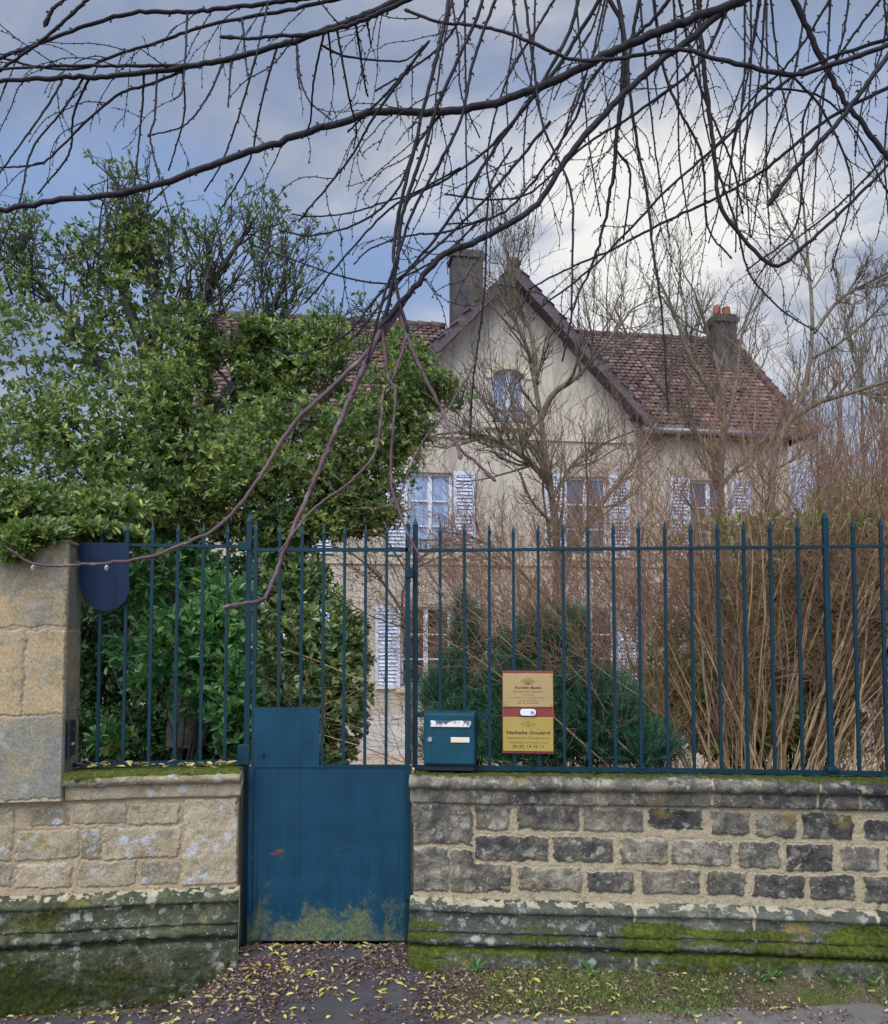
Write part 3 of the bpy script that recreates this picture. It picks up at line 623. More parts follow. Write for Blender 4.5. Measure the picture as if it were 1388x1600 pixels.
# left railing
fl_o = empty('railing', WL.o, WL.a); tag(fl_o, 'short shaded teal railing between the stone pillar and the gate, leaves behind it', 'railing')
FYL = .15
def ll(px, py): return WL.loc(px, py, FYL)
zl_b, zl_t = ll(300, 1191)[1], ll(300, 853)[1]
for x in (155, 195, 235, 275, 315, 353):
    o = spear_bar(zl_b, ll(300, 815)[1], .0165, 0, 0).build('bar', M['teal'], fl_o); o.location = (ll(x, 1060)[0], FYL, 0)
ulp = ll(387, 1060)[0]
o = spear_bar(-.1, ll(387, 800)[1], .028, 0, 0, 1.1).build('post', M['teal'], fl_o); o.location = (ulp, FYL, 0)
for z, h in ((zl_b, .022), (zl_t, .016)):
    MB().box(pu1-.02, ulp, FYL-.013, FYL+.013, z-h/2, z+h/2).build('rail', M['teal'], fl_o)
a, b = ll(373, 1162), ll(392, 1194)
MB().box(ulp-.045, ulp+.022, FYL-.045, FYL-.014, b[1], a[1]).build('lock_keep', M['teal'], fl_o, bevel=.007)
a = ll(372, 858); MB().box(ulp-.06, ulp+.014, FYL-.02, FYL+.018, zl_t-.022, zl_t+.028).build('bracket', M['teal'], fl_o, bevel=.004)
# shield shaped steel plate behind the railing, against the pillar
PLY = .115
pts = [(124, 848), (124, 905), (128, 928), (140, 945), (152, 953), (166, 955), (182, 951), (196, 940), (202, 924), (202, 848)]
xz = [WL.loc(x, y, PLY) for x, y in pts]; ox, oz = xz[5]
pl = MB().prism_y([(u-ox, z-oz) for u, z in xz][::-1], -.004, .004).build('metal_plate', M['blue_plate'])
pl.location = WL.world(ox, PLY, oz); pl.rotation_euler = (0, 0, WL.a)
tag(pl, 'navy painted steel plate with a rounded lower edge, fixed to the railing beside the pillar', 'plate')
# intercom on the pillar side
ic = empty('intercom', WL.world(pu1+.004, 0, 0), WL.a+R(90)); tag(ic, 'narrow dark intercom panel set in the inner side of the stone pillar', 'intercom')
s0, zt_ = .012, WL.loc(108, 1127, 0)[1]; zb_ = WL.loc(108, 1183, 0)[1]
MB().box(s0-.02, s0+.075, -.014, .01, zb_, zt_).build('panel', M['intercom'], ic, bevel=.003)
MB().cyl((s0+.027, -.017, zt_-.045), (s0+.027, -.010, zt_-.045), .009).build('camera_lens', M['glass_dark'], ic)
MB().box(s0+.012, s0+.044, -.019, -.012, zb_+.06, zb_+.070).build('call_button', M['ivory'], ic)
for k in range(5): pass
# gate
gate = empty('gate', GT.o, 0); tag(gate, 'teal metal garden gate with barred top and mossy solid lower panel', 'gate')
def gl(px, py): return GT.loc(px, py)
g0, g1 = gl(389, 1300)[0], gl(644, 1300)[0]; gzb, gzp, gzt, gzr = gl(500, 1469)[1], gl(500, 1195)[1], gl(500, 818)[1], gl(500, 859)[1]
pn = MB(); pn.box(g0+.004, g1-.004, -.004, .004, gzb, gzp-.004); pn.build('panel', M['teal_gate'], gate)
p0, p1, pzt = gl(398, 1105)[0], gl(500, 1105)[0], gl(450, 1105)[1]
MB().box(p0, p1, -.010, -.006, gzp-.012, pzt).build('lock_plate', M['teal_gate'], gate)
MB().cyl((gl(411, 1178)[0], -.03, gl(411, 1178)[1]), (gl(411, 1178)[0], -.008, gl(411, 1178)[1]), .010).build('lock_knob', M['iron'], gate)
uL, uR = gl(401, 1000)[0], gl(637, 1000)[0]
for x in (436, 471, 505, 538, 571, 604):
    o = spear_bar(gzp, gzt, .0155, 0, .002).build('bar', M['teal'], gate); o.location = (gl(x, 1000)[0]-.0, 0, 0)
o = spear_bar(gzb, gl(400, 812)[1], .020, 0, .003, 1.1).build('stile', M['teal'], gate); o.location = (gl(398, 1000)[0], 0.004, 0)
o = spear_bar(gzb, gl(637, 814)[1], .026, 0, .003, 1.05, .03).build('stile', M['teal'], gate); o.location = (uR, 0.002, 0)
MB().box(uL, uR, -.008, .016, gzr-.010, gzr+.010).build('rail', M['teal'], gate)
MB().box(uL-.01, uR, -.009, .014, gzp-.014, gzp).build('rail', M['teal'], gate)
MB().box(g0, g0+.026, -.012, -.0045, gzb, gzp-.015).build('edge_strip', M['teal_gate'], gate)
MB().box(uR-.016, uR+.030, -.020, .024, gl(640, 903)[1], gl(640, 888)[1]).build('hinge', M['teal'], gate, bevel=.003)
MB().box(uR-.014, uR+.028, -.018, .022, gl(640, 1405)[1], gl(640, 1392)[1]).build('hinge', M['teal'], gate, bevel=.003)
# doorstep stone
dsx = (gl(380, 1470)[0], gl(634, 1470)[0])
V = []; bm_ = MB()
o = MB().box(GT.o[0]+dsx[0], GT.o[0]+dsx[1], -.045, .20, -.08, .030).build('doorstep', M['stone_dark'], None, bevel=.012)
for k in ('stone', 'rnd', 'moss'):
    a_ = o.data.attributes.new(k, 'FLOAT', 'POINT'); a_.data.foreach_set('value', np.full(len(o.data.vertices), {'stone': 1., 'rnd': .75, 'moss': .2}[k], np.float32))
tag(o, 'worn grey doorstep slab under the gate, strewn with leaves', 'doorstep')

# ------------------------------------------------------------------ mailbox
MY = .06
mu0, mz1 = WR.loc(662, 1114, MY); mu1, mz0 = WR.loc(743, 1197, MY); mw, mh = mu1-mu0, mz1-mz0
mb = empty('mailbox', WR.world(mu0, MY, mz0), WR.a); tag(mb, 'teal steel letter box with a worn white flap on the dark stone wall', 'letter box')
MB().box(0, mw, 0.006, .20, 0, mh).build('body', M['teal_box'], mb, bevel=.008)
MB().box(.007, mw-.007, -.004, .008, .010, mh-.010).build('door', M['teal_box'], mb, bevel=.004)
o = MB().box(-mw*.39, mw*.39, -.012, -.003, -.017, .017).build('flap', M['flap'], mb, bevel=.003); o.location = (mw*.53, 0, mh*.80)
MB().cyl((mw*.125, -.012, mh*.50), (mw*.125, -.002, mh*.50), .013, n=20).build('lock', M['steel'], mb)
MB().box(mw*.53, mw*.89, -.009, -.003, mh*.445, mh*.545).build('name_plate', M['ivory'], mb, bevel=.002)
MB().box(mw*.03, mw*.97, .03, .17, -.030, -.001).build('support', M['iron'], mb)

# ------------------------------------------------------------------ sign board with two plaques
SY = FY-.026
su0, sz1 = WR.loc(785, 1048, SY); su1, sz0 = WR.loc(866, 1178, SY); sw, sh = su1-su0, sz1-sz0
sg = empty('sign_board', WR.world(su0, SY, sz0), WR.a); tag(sg, 'red-brown board with two engraved brass plaques fixed to the railing right of the letter box', 'sign')
MB().box(0, sw, 0, .014, 0, sh).build('board', M['red_wood'], sg, bevel=.002)
dg = bpy.context.evaluated_depsgraph_get
def text(body, cx, cz, width, h, m, parent, bold=0.0, y=-.0065):
    cu = bpy.data.curves.new('lettering', 'FONT'); cu.body = body; cu.align_x = 'CENTER'; cu.align_y = 'CENTER'; cu.size = 1.0; cu.offset = bold; cu.extrude = 0.0; cu.resolution_u = 3
    t = bpy.data.objects.new('lettering', cu); COL.objects.link(t); bpy.context.view_layer.update()
    me = bpy.data.meshes.new_from_object(t.evaluated_get(dg())); bpy.data.objects.remove(t)
    n = len(me.vertices); v = np.zeros(n*3, np.float32); me.vertices.foreach_get('co', v); v = v.reshape(-1, 3)
    lo, hi = v.min(0), v.max(0); sx = width/(hi[0]-lo[0]); sz = h/(.72)
    out = np.stack([(v[:, 0]-(lo[0]+hi[0])/2)*sx+cx, np.full(n, y), v[:, 1]*sz+cz], -1).astype(np.float32)
    me.vertices.foreach_set('co', out.ravel()); me.update(); me.name = 'lettering'
    return link('lettering', me, m, parent)
def plaque(z0, z1, m):
    p = MB().box(.003, sw-.004, -.006, -.0005, z0, z1).build('plaque', m, sg, bevel=.0012)
    for x in (.013, sw-.015):
        for z in (z0+.012, z1-.012):
            MB().cyl((x, -.0095, z), (x, -.004, z), .0028, .0045, 10).build('screw', M['brass_screw'], p)
    return p
T = lambda py: sh*(1-(py-160)/(1395-160))          # rows of the enlarged view -> board height
Wd = lambda d: sw*d/740.0
CX = lambda px: sw*(px-150)/740.0
p1 = plaque(T(698), T(200), M['brass_pale']); p1['label'] = 'upper pale brass plaque with a lotus flower'
p2 = plaque(T(1358), T(852), M['brass_yellow']); p2['label'] = 'lower yellow brass plaque with two engraved hands'
for body, y, wd, h, m, bo, p in (("Aurélie Beets", 412, 385, 40, 'ink', .022, p1), ("Énergétique Chinoise", 470, 412, 30, 'ink_soft', .0, p1), ("Naturopathie", 519, 170, 18, 'ink_soft', .0, p1),
        ("Sur rendez-vous par SMS ou internet", 562, 490, 20, 'ink_soft', .0, p1), ("aurelie-beets.resalib", 600, 255, 18, 'ink_soft', .0, p1), ("06 21 35 18 58", 643, 285, 30, 'ink_soft', .004, p1),
        ("Nathalie Goulard", 1084, 620, 50, 'ink', .022, p2), ("Magnétiseuse - Énergéticienne", 1162, 615, 34, 'ink_soft', .0, p2), ("Uniquement sur rendez -vous", 1226, 570, 32, 'ink_soft', .002, p2), ("06 85 14 36 11", 1288, 450, 42, 'ink', .004, p2)):
    text(body, CX(520), T(y), Wd(wd), sh*h/1235, M[m], p, bo)
def petal(cx, cz, ang, L, W_):
    a = np.linspace(0, math.pi, 14); pts_ = []
    t = np.r_[np.linspace(0, 1, 9), np.linspace(1, 0, 9)]; sgn = np.r_[np.ones(9), -np.ones(9)]
    x = sgn*W_*np.sin(t*math.pi)**.8*(1-.25*t); y = L*t; ca, sa = math.cos(ang), math.sin(ang)
    P = np.stack([cx+x*ca+y*sa, np.full(18, -.0072), cz-x*sa+y*ca], -1); return (P, np.full(18, .0007))
lot = [petal(CX(520), T(360), R(a), sh*L/1235, sh*w_/1235) for a, L, w_ in ((0, 112, 24), (-34, 100, 22), (34, 100, 22), (-64, 112, 22), (64, 112, 22))]
tubes('lotus_emblem', lot, M['ink'], p1, 4)
hand = []
for sgn in (-1, 1):
    P = [(CX(520+sgn*x), -.0072, T(y)) for x, y in ((105, 945), (70, 975), (35, 965), (10, 985), (-25, 1000))]; hand.append((smooth_path(P, 14), np.full(14, .0005)))
    P = [(CX(520-sgn*x), -.0072, T(y)) for x, y in ((95, 960), (55, 945), (25, 920), (-10, 918), (-30, 930))]; hand.append((smooth_path(P, 14), np.full(14, .0005)))
hand.append((smooth_path([(CX(512), -.0072, T(985)), (CX(535), -.0072, T(960)), (CX(515), -.0072, T(945)), (CX(505), -.0072, T(965))], 14), np.full(14, .0007)))
tubes('hands_emblem', hand, M['ink_soft'], p2, 4)
# doorbell on the board
db = empty('doorbell', WR.world(su0+CX(520), SY-.003, sz0+T(778)), WR.a); tag(db, 'small white doorbell with a grey button between the two brass plaques', 'doorbell')
n = 24; rw, rh = Wd(112), sh*50/1235
cap = [(math.copysign(abs(math.cos(a))**.45, math.cos(a))*rw, math.copysign(abs(math.sin(a))**.6, math.sin(a))*rh) for a in np.linspace(0, 2*math.pi, n, endpoint=False)]
MB().prism_y(cap, -.016, .0).build('housing', M['white_plastic'], db, bevel=.002)
MB().cyl((Wd(60), -.020, 0), (Wd(60), -.014, 0), Wd(22), n=16).build('button', M['grey_plastic'], db)

# ------------------------------------------------------------------ house
hs = empty('house', HS.o, HS.a); tag(hs, 'tall beige rendered country house with steep red tiled gable roof behind the garden', 'house')
def hl(px, py, d=0.0): return HS.loc(px, py, d)
HB = -.75; ZE = 6.38; ZA = hl(803, 440)[1]
slope = (ZA-5.95)/3.05; HW = (ZA-ZE)/slope
ztop = lambda x: ZE+(HW-abs(x))*slope
def rect(a, b, c, d): u0, z1 = hl(a, b); u1, z0 = hl(c, d); return [u0, u1, z0, z1]
W_low = rect(627, 948, 705, 1073); W_mid = rect(638, 737, 707, 866); W_gab = rect(769, 576, 821, 664)
W_midr = [-(W_mid[1])-.05, -(W_mid[0])-.05, W_mid[2], W_mid[3]]; W_lowr = [-(W_low[1])-.05, -(W_low[0])-.05, W_low[2], W_low[3]]
front_open = [W_low, W_mid, W_gab, W_midr, W_lowr]
def facade(m, x0, x1, z0, top, opens, y, dep=.2):
    cuts = sorted(set([x0, x1]+[c for o in opens for c in o[:2]]+([0.0] if x0 < 0 < x1 else [])))
    for a, b in zip(cuts[:-1], cuts[1:]):
        mid = (a+b)/2; op = sorted([o for o in opens if o[0] < mid < o[1]], key=lambda o: o[2]); z = z0
        for o in op:
            m.quad((a, y, z), (b, y, z), (b, y, o[2]), (a, y, o[2])); z = o[3]
        m.quad((a, y, z), (b, y, z), (b, y, top(b)), (a, y, top(a)))
    for o in opens:
        a, b, c, d = o
        m.quad((a, y, c), (a, y+dep, c), (a, y+dep, d), (a, y, d)); m.quad((b, y, c), (b, y, d), (b, y+dep, d), (b, y+dep, c))
        m.quad((a, y, d), (a, y+dep, d), (b, y+dep, d), (b, y, d)); m.quad((a, y, c), (b, y, c), (b, y+dep, c), (a, y+dep, c))
wm = MB(); facade(wm, -HW, HW, HB, ztop, front_open, 0)
XR = hl(1218, 690, .35)[0]; XL = hl(330, 500, 3.3)[0]; YW = 0.0; YB = 6.6
# wing windows (mostly behind the garden)
def wing_open(x): return [[x-.45, x+.45, W_low[2], W_low[3]], [x-.45, x+.45, W_mid[2], W_mid[3]]]
wl_open = wing_open(-4.55); wr_open = wing_open(4.35)
facade(wm, XL, -HW, HB, lambda x: ZE, wl_open, YW); facade(wm, HW, XR, HB, lambda x: ZE, wr_open, YW)
for x in (XL, XR): wm.quad((x, YW, HB), (x, YB, HB), (x, YB, ZE), (x, YW, ZE))
wm.quad((XL, YB, HB), (XR, YB, HB), (XR, YB, ZE), (XL, YB, ZE))
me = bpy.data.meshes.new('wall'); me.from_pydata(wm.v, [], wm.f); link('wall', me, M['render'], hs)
zb_t = hl(600, 1118)[1]
bs = MB()
bs.box(XL, XR, -.05, -.004, HB, zb_t); bs.build('plinth', M['base_stone'], hs)
cs = MB()
for z, h in ((hl(700, 676)[1], .10), (hl(700, 872)[1], .14)): cs.box(XL, XR, -.05, -.003, z-h, z) if h > .12 else cs.box(-HW, HW, -.05, -.003, z-h, z)
cs.build('string_course', M['cut_stone'], hs)
def window(o, y, glass, shutters='LR', rows=3, arched=False, grille=False):
    a, b, c, d = o; wdt, hgt = b-a, d-c
    w_ = empty('window'); w_.parent = hs; w_.location = ((a+b)/2, y, c)
    h = wdt/2; fm = MB(); t = .055
    fm.box(-h, -h+t, .09, .16, 0, hgt).box(h-t, h, .09, .16, 0, hgt).box(-h+t, h-t, .09, .16, 0, t*1.3).box(-h+t, h-t, .09, .16, hgt-t, hgt).box(-.045, .045, .085, .155, t*1.3, hgt-t)
    for k in range(1, rows):
        z = t+(hgt-2*t)*k/rows; fm.box(-h+t, -.046, .10, .15, z-.016, z+.016).box(.046, h-t, .10, .15, z-.016, z+.016)
    fm.build('frame', M['white'], w_)
    MB().quad((-h+t, .135, t), (h-t, .135, t), (h-t, .135, hgt-t), (-h+t, .135, hgt-t)).build('pane', M[glass], w_)
    MB().box(-h-.12, h+.12, -.09, .10, -.10, -.003).build('sill', M['cut_stone'], w_)
    if arched:
        for sg_ in (-1, 1):
            xz = [(sg_*h*1.001, hgt+.002), (sg_*h*1.001, hgt-.20)]+[(sg_*h*math.cos(R(q)), hgt-.20+.20*math.sin(R(q))) for q in np.linspace(8, 90, 8)]
            MB().prism_y(xz, -.002, .09).build('arch_spandrel', M['render'], w_)
        ar = MB()
        for q0, q1 in zip(np.linspace(0, 180, 15)[:-1], np.linspace(0, 180, 15)[1:]):
            pts_ = [((h+r)*math.cos(R(q)), hgt-.20+(.20+r)*math.sin(R(q))) for q, r in ((q0, .0), (q1, .0), (q1, .16), (q0, .16))]
            ar.prism_y(pts_, -.03, -.003)
        ar.build('arch_surround', M['cut_stone'], w_)
    for sd_, sg_ in (('L', -1), ('R', 1)):
        if sd_ not in shutters: continue
        sw_ = h*.98; x0, x1 = sorted((sg_*(h+.02), sg_*(h+.02+sw_))); sm = MB()
        f_ = .06; sm.box(x0, x0+f_, -.07, -.03, -.03, hgt+.03).box(x1-f_, x1, -.07, -.03, -.03, hgt+.03)
        for zz_ in (-.03, hgt*.48, hgt+.03-f_*1.3): sm.box(x0+f_, x1-f_, -.068, -.032, zz_, zz_+f_*1.3)
        nl = int(hgt/.075)
        for k in range(nl):
            z = .05+(hgt-.06)*k/nl
            sm.quad((x0+f_, -.064, z), (x1-f_, -.064, z), (x1-f_, -.036, z+.062), (x0+f_, -.036, z+.062))
        sm.quad((x0+f_, -.031, 0), (x1-f_, -.031, 0), (x1-f_, -.031, hgt), (x0+f_, -.031, hgt))
        sm.build('shutter', M['shutter'], w_)
    if grille:
        gr_ = MB().cyl((-h, -.01, .28), (h, -.01, .28), .018, n=6)
        gr_.cyl((-h, -.01, .05), (h, -.01, .05), .014, n=6)
        for k in range(9):
            x = -h+.06+k*(wdt-.12)/8; gr_.cyl((x, -.01, .05), (x, -.01, .28), .009, n=5)
        gr_.build('balustrade', M['iron'], w_)
window(W_low, 0, 'glass_dark', 'LR', 3, grille=True); window(W_mid, 0, 'glass_pale', 'LR', 3, grille=True)
window(W_gab, 0, 'glass_pale', '', 1, arched=True, grille=True)
window(W_midr, 0, 'glass', 'LR'); window(W_lowr, 0, 'glass_dark', 'LR')
for o in wl_open+wr_open: window(o, YW, 'glass', 'LR')
# roofs
def tiles(poly_fn, O, du, dv, w_, h_, tw=.23, th=.19):
    "overlapping tiles on a slope: du along the eaves, dv down the slope"
    O, du, dv = np.array(O, float), unit(np.array(du, float)), unit(np.array(dv, float)); nn = np.cross(du, dv)
    if nn[2] < 0: nn = -nn
    V, Fq, At = [], [], []
    for r in range(int(h_/th)+1):
        for c in range(int(w_/tw)+2):
            u = (c-.5*(r % 2))*tw; v = r*th
            p = O+du*(u+tw/2)+dv*(v+th/2)
            if not poly_fn(u+tw/2, v+th/2): continue
            t = rng.normal(0, .006); l0 = .02+rng.normal(0, .003); l1 = .055+t; i = len(V); g_ = .006
            prof = [(0, 0), (.25, .022), (.5, .012), (.8, .03), (1, 0)]
            for vv_, lf in ((v-.03, l0), (v+th, l1), (v+th, l1-.03)):
                for a_, hh in prof: V.append(O+du*(u+g_+a_*(tw-2*g_))+dv*vv_+nn*(lf+hh))
            for q in range(4): Fq += [(i+q, i+q+1, i+6+q, i+5+q), (i+5+q, i+6+q, i+11+q, i+10+q)]
            At += [rng.random()]*15
    return np.array(V), np.array(Fq), np.array(At)
def join_tiles(lst, name, parent):
    off = 0; Vs, Fs, As = [], [], []
    for V, Fq, A_ in lst: Vs.append(V); Fs.append(Fq+off); As.append(A_); off += len(V)
    return npmesh(name, np.concatenate(Vs), [np.concatenate(Fs)], M['tile'], parent, smooth=False, attrs={'rnd': np.concatenate(As)})
YR, ZR = 3.3, 0; ZR = HS.loc(690, 513, YR)[1]; EO = .3        # wing ridge
XRR = HS.loc(1143, 560, YR)[0]
pitch = (ZR-(ZE))/(YR-YW)
ez = ZE-EO*pitch; ey = YW-EO
L_s = math.hypot(YR-ey, ZR-ez); dvf = np.array([0, -(YR-ey), -(ZR-ez)])/L_s
XHR = XR+.3
def wing_fn(u, v):
    x = XL+u; f = v/L_s
    if x > XRR+(XHR-XRR)*f+.02 or f > 1.03 or abs(x) < .9+(HW-.8)*f: return False
    y = YR+dvf[1]*v; z = ZR+dvf[2]*v
    return not (z < ztop(x)+.05 and abs(x) < HW+.3 and y > -.5)     # under the gable roof
tl = [tiles(wing_fn, (XL, YR, ZR), (1, 0, 0), dvf, XHR-XL, L_s)]
# right hip
hd = np.array([XHR-XRR, 0, ez-ZR]); hlen = np.linalg.norm(hd)
def hip_fn(u, v): f = v/hlen; y = ey+u; return abs(y-YR) <= (YR-ey)*f+.02 and f <= 1.02
tl.append(tiles(hip_fn, (XRR, ey, ZR), (0, 1, 0), hd, 2*(YR-ey), hlen))
# gable roof
GO = .35; YG0 = -.42
zg = lambda x: ztop(x)+.12
gz_e = ZE-GO*slope+.12; gL = math.hypot(HW+GO, ZA+.12-gz_e)
for sg_ in (-1, 1):
    dv_ = np.array([sg_*(HW+GO), 0, gz_e-ZA-.12])
    def gab_fn(u, v, sg_=sg_):
        y = YG0+u; f = v/gL; z = ZA+.12+(gz_e-ZA-.12)*f
        yw = YR-(ZR-z)/pitch if z < ZR else YR
        return f <= 1.02 and y < yw+.12
    tl.append(tiles(gab_fn, (0, YG0, ZA+.12), (0, 1, 0), dv_, 4.6, gL))
roof = join_tiles(tl, 'roof', hs)
sl = MB()
A, B, C_, D_ = (XL, YR, ZR), (XRR, YR, ZR), (XHR, ey, ez), (XL, ey, ez); xe, xr = HW+.12, max((ZA-ZR)/slope, .05)+.05
sl.quad(A, D_, (-xe, ey, ez), (-xr, YR, ZR)); sl.quad((xr, YR, ZR), (xe, ey, ez), C_, B)
B2, C2 = (XHR, 2*YR-ey, ez), (XL, 2*YR-ey, ez); sl.quad(A, B, B2, C2); sl.quad(B, C_, B2)
for xa, xb in ((XL, -xe), (xe, XHR)): sl.quad((xa, ey, ez), (xb, ey, ez), (xb, ey+.02, ez-.14), (xa, ey+.02, ez-.14))
sl.build('roof_back', M['tile'], roof)
for k in sl.v: pass
so = MB(); th = .13
for sg_ in (-1, 1):
    a = [(0, ZA+.12), (sg_*(HW+GO), gz_e), (sg_*(HW+GO), gz_e-th), (0, ZA+.12-th*1.2)]
    so.prism_y(a if sg_ > 0 else a[::-1], YG0, 3.2)
so.build('soffit', M['verge'], hs)
bb = MB()
for sg_ in (-1, 1):
    a = [(0, ZA+.19), (sg_*(HW+GO+.03), gz_e+.06), (sg_*(HW+GO+.03), gz_e-.20), (0, ZA-.12)]
    bb.prism_y(a if sg_ > 0 else a[::-1], YG0-.05, YG0-.002)
bb.build('bargeboard', M['verge'], hs)
def ridge(m):
    o = m.build('ridge_tiles', M['tile'], hs, smooth=True); a_ = o.data.attributes.new('rnd', 'FLOAT', 'POINT'); a_.data.foreach_set('value', np.full(len(o.data.vertices), .25, np.float32))
rt = MB(); y = YG0-.05
while y < 3.4: rt.cyl((0, y, ZA+.19), (0, y+.36, ZA+.17), .12, .10, 10); y += .33
ridge(rt); rt = MB(); x = XL
while x < -1.1: rt.cyl((x, YR, ZR+.05), (x+.36, YR, ZR+.03), .12, .10, 10); x += .33
ridge(rt); rt = MB(); x = .9
while x < XRR: rt.cyl((x, YR, ZR+.05), (x+.36, YR, ZR+.03), .12, .10, 10); x += .33
ridge(rt); rt = MB()
for k in np.linspace(0, .96, 12):
    p = np.array([XRR, YR, ZR])*(1-k)+np.array([XHR, ey, ez])*k; q = np.array([XRR, YR, ZR])*(.92-k)+np.array([XHR, ey, ez])*(k+.08)
    rt.cyl(p+[0, 0, .05], q+[0, 0, .07], .10, .12, 8)
ridge(rt)
MB().cyl((HW+.1, ey-.05, ez-.05), (XHR, ey-.05, ez-.05), .07, n=8).build('gutter', M['zinc'], hs, smooth=True)
MB().cyl((XL, ey-.05, ez-.05), (-HW-.1, ey-.05, ez-.05), .07, n=8).build('gutter', M['zinc'], hs, smooth=True)
MB().cyl((HW+.12, YW-.06, ez-.05), (HW+.12, YW-.06, HB), .045, n=8).build('downpipe', M['zinc'], hs, smooth=True)
def chimney(pl_, pr, ptop, y, zb, dep, pots):
    u0, zt = HS.loc(pl_, ptop, y); u1, _ = HS.loc(pr, ptop, y)
    c = MB().box(u0, u1, y, y+dep, zb, zt-.2).box(u0-.05, u1+.05, y-.05, y+dep+.05, zt-.2, zt-.08).box(u0-.01, u1+.01, y-.01, y+dep+.01, zt-.08, zt).build('chimney', M['chimney'], hs)
    for f in pots:
        x = u0+(u1-u0)*f; MB().cyl((x, y+dep/2, zt), (x, y+dep/2, zt+.26), .11, .085, 12).build('chimney_pot', M['pot'], c)
chimney(708, 755, 388, YR-.3, ZR-1.2, .6, ()); chimney(1119, 1151, 489, 1.9, 6.5, .5, (.28, .75))

# ------------------------------------------------------------------ vegetation tools
def grow(out, p, d, L, r, lev, P):
    n = P['n'][lev]; pts_ = [p]; dd = d; st = L/n
    for i in range(n):
        dd = unit(dd+rng.normal(size=3)*P['wig'][lev]+np.array([0, 0, P['up'][lev]])); p = p+dd*st; pts_.append(p)
    pts_ = np.array(pts_); rr = np.linspace(r, max(r*P['tap'][lev], P['rmin']), n+1); out[lev].append((pts_, rr))
    if lev+1 < len(P['n']): spawn(out, pts_, rr, L, lev+1, P)
def spawn(out, pts_, rr, L, lev, P, t0=None, num=None):
    k = num or rng.poisson(P['num'][lev])
    n = len(pts_)-1
    for j in range(k):
        t = rng.uniform(P['t0'][lev] if t0 is None else t0, 1.0)*n; i = min(int(t), n-1); f = t-i
        q = pts_[i]*(1-f)+pts_[i+1]*f; tan = unit(pts_[i+1]-pts_[i]); sd_ = unit(np.cross(tan, rng.normal(size=3)))
        a = P['ang'][lev]*rng.uniform(.6, 1.3); dd = unit(tan*math.cos(a)+sd_*math.sin(a))
        grow(out, q, dd, L*P['len'][lev]*rng.uniform(.5, 1.2), max(rr[i]*P['rad'][lev], P['rmin']), lev, P)
def limb_path(fr_pts, n=14): return smooth_path([at(*q) for q in fr_pts], n)
def mk_tree(name, label, cat, limbs, P, mats, base, group=None, tip_leaves=None, sides=(8, 6, 4, 3)):
    "limbs: list of (world path, r0, r1, child count); returns (empty, list of levels)"
    t = empty(name, base); tag(t, label, cat, group); out = [[] for _ in P['n']]
    big = []
    for path, r0, r1, num in limbs:
        rr = np.linspace(r0, r1, len(path)); big.append((path, rr)); L = np.linalg.norm(np.diff(path, axis=0), axis=1).sum()
        if num: spawn(out, path, rr, P.get('L0', L), 0, P, t0=P.get('lt0', .15), num=num)
    off = np.array(base)
    tubes('trunk', [(p-off, r) for p, r in big], mats[0], t, 10)
    tw = [(p-off, r) for l in out for p, r in l]
    if tw:
        thick = [x for x in tw if x[1][0] > .012]; thin = [x for x in tw if x[1][0] <= .012]
        V, Fq = tube_data(thin, 3) if thin else (np.zeros((0, 3)), np.zeros((0, 4), int))
        if thick:
            V2, F2 = tube_data(thick, 6); Fq = np.concatenate([Fq, F2+len(V)]); V = np.concatenate([V, V2])
        npmesh('twigs', V, [Fq], mats[1], t)
    return t, out, off

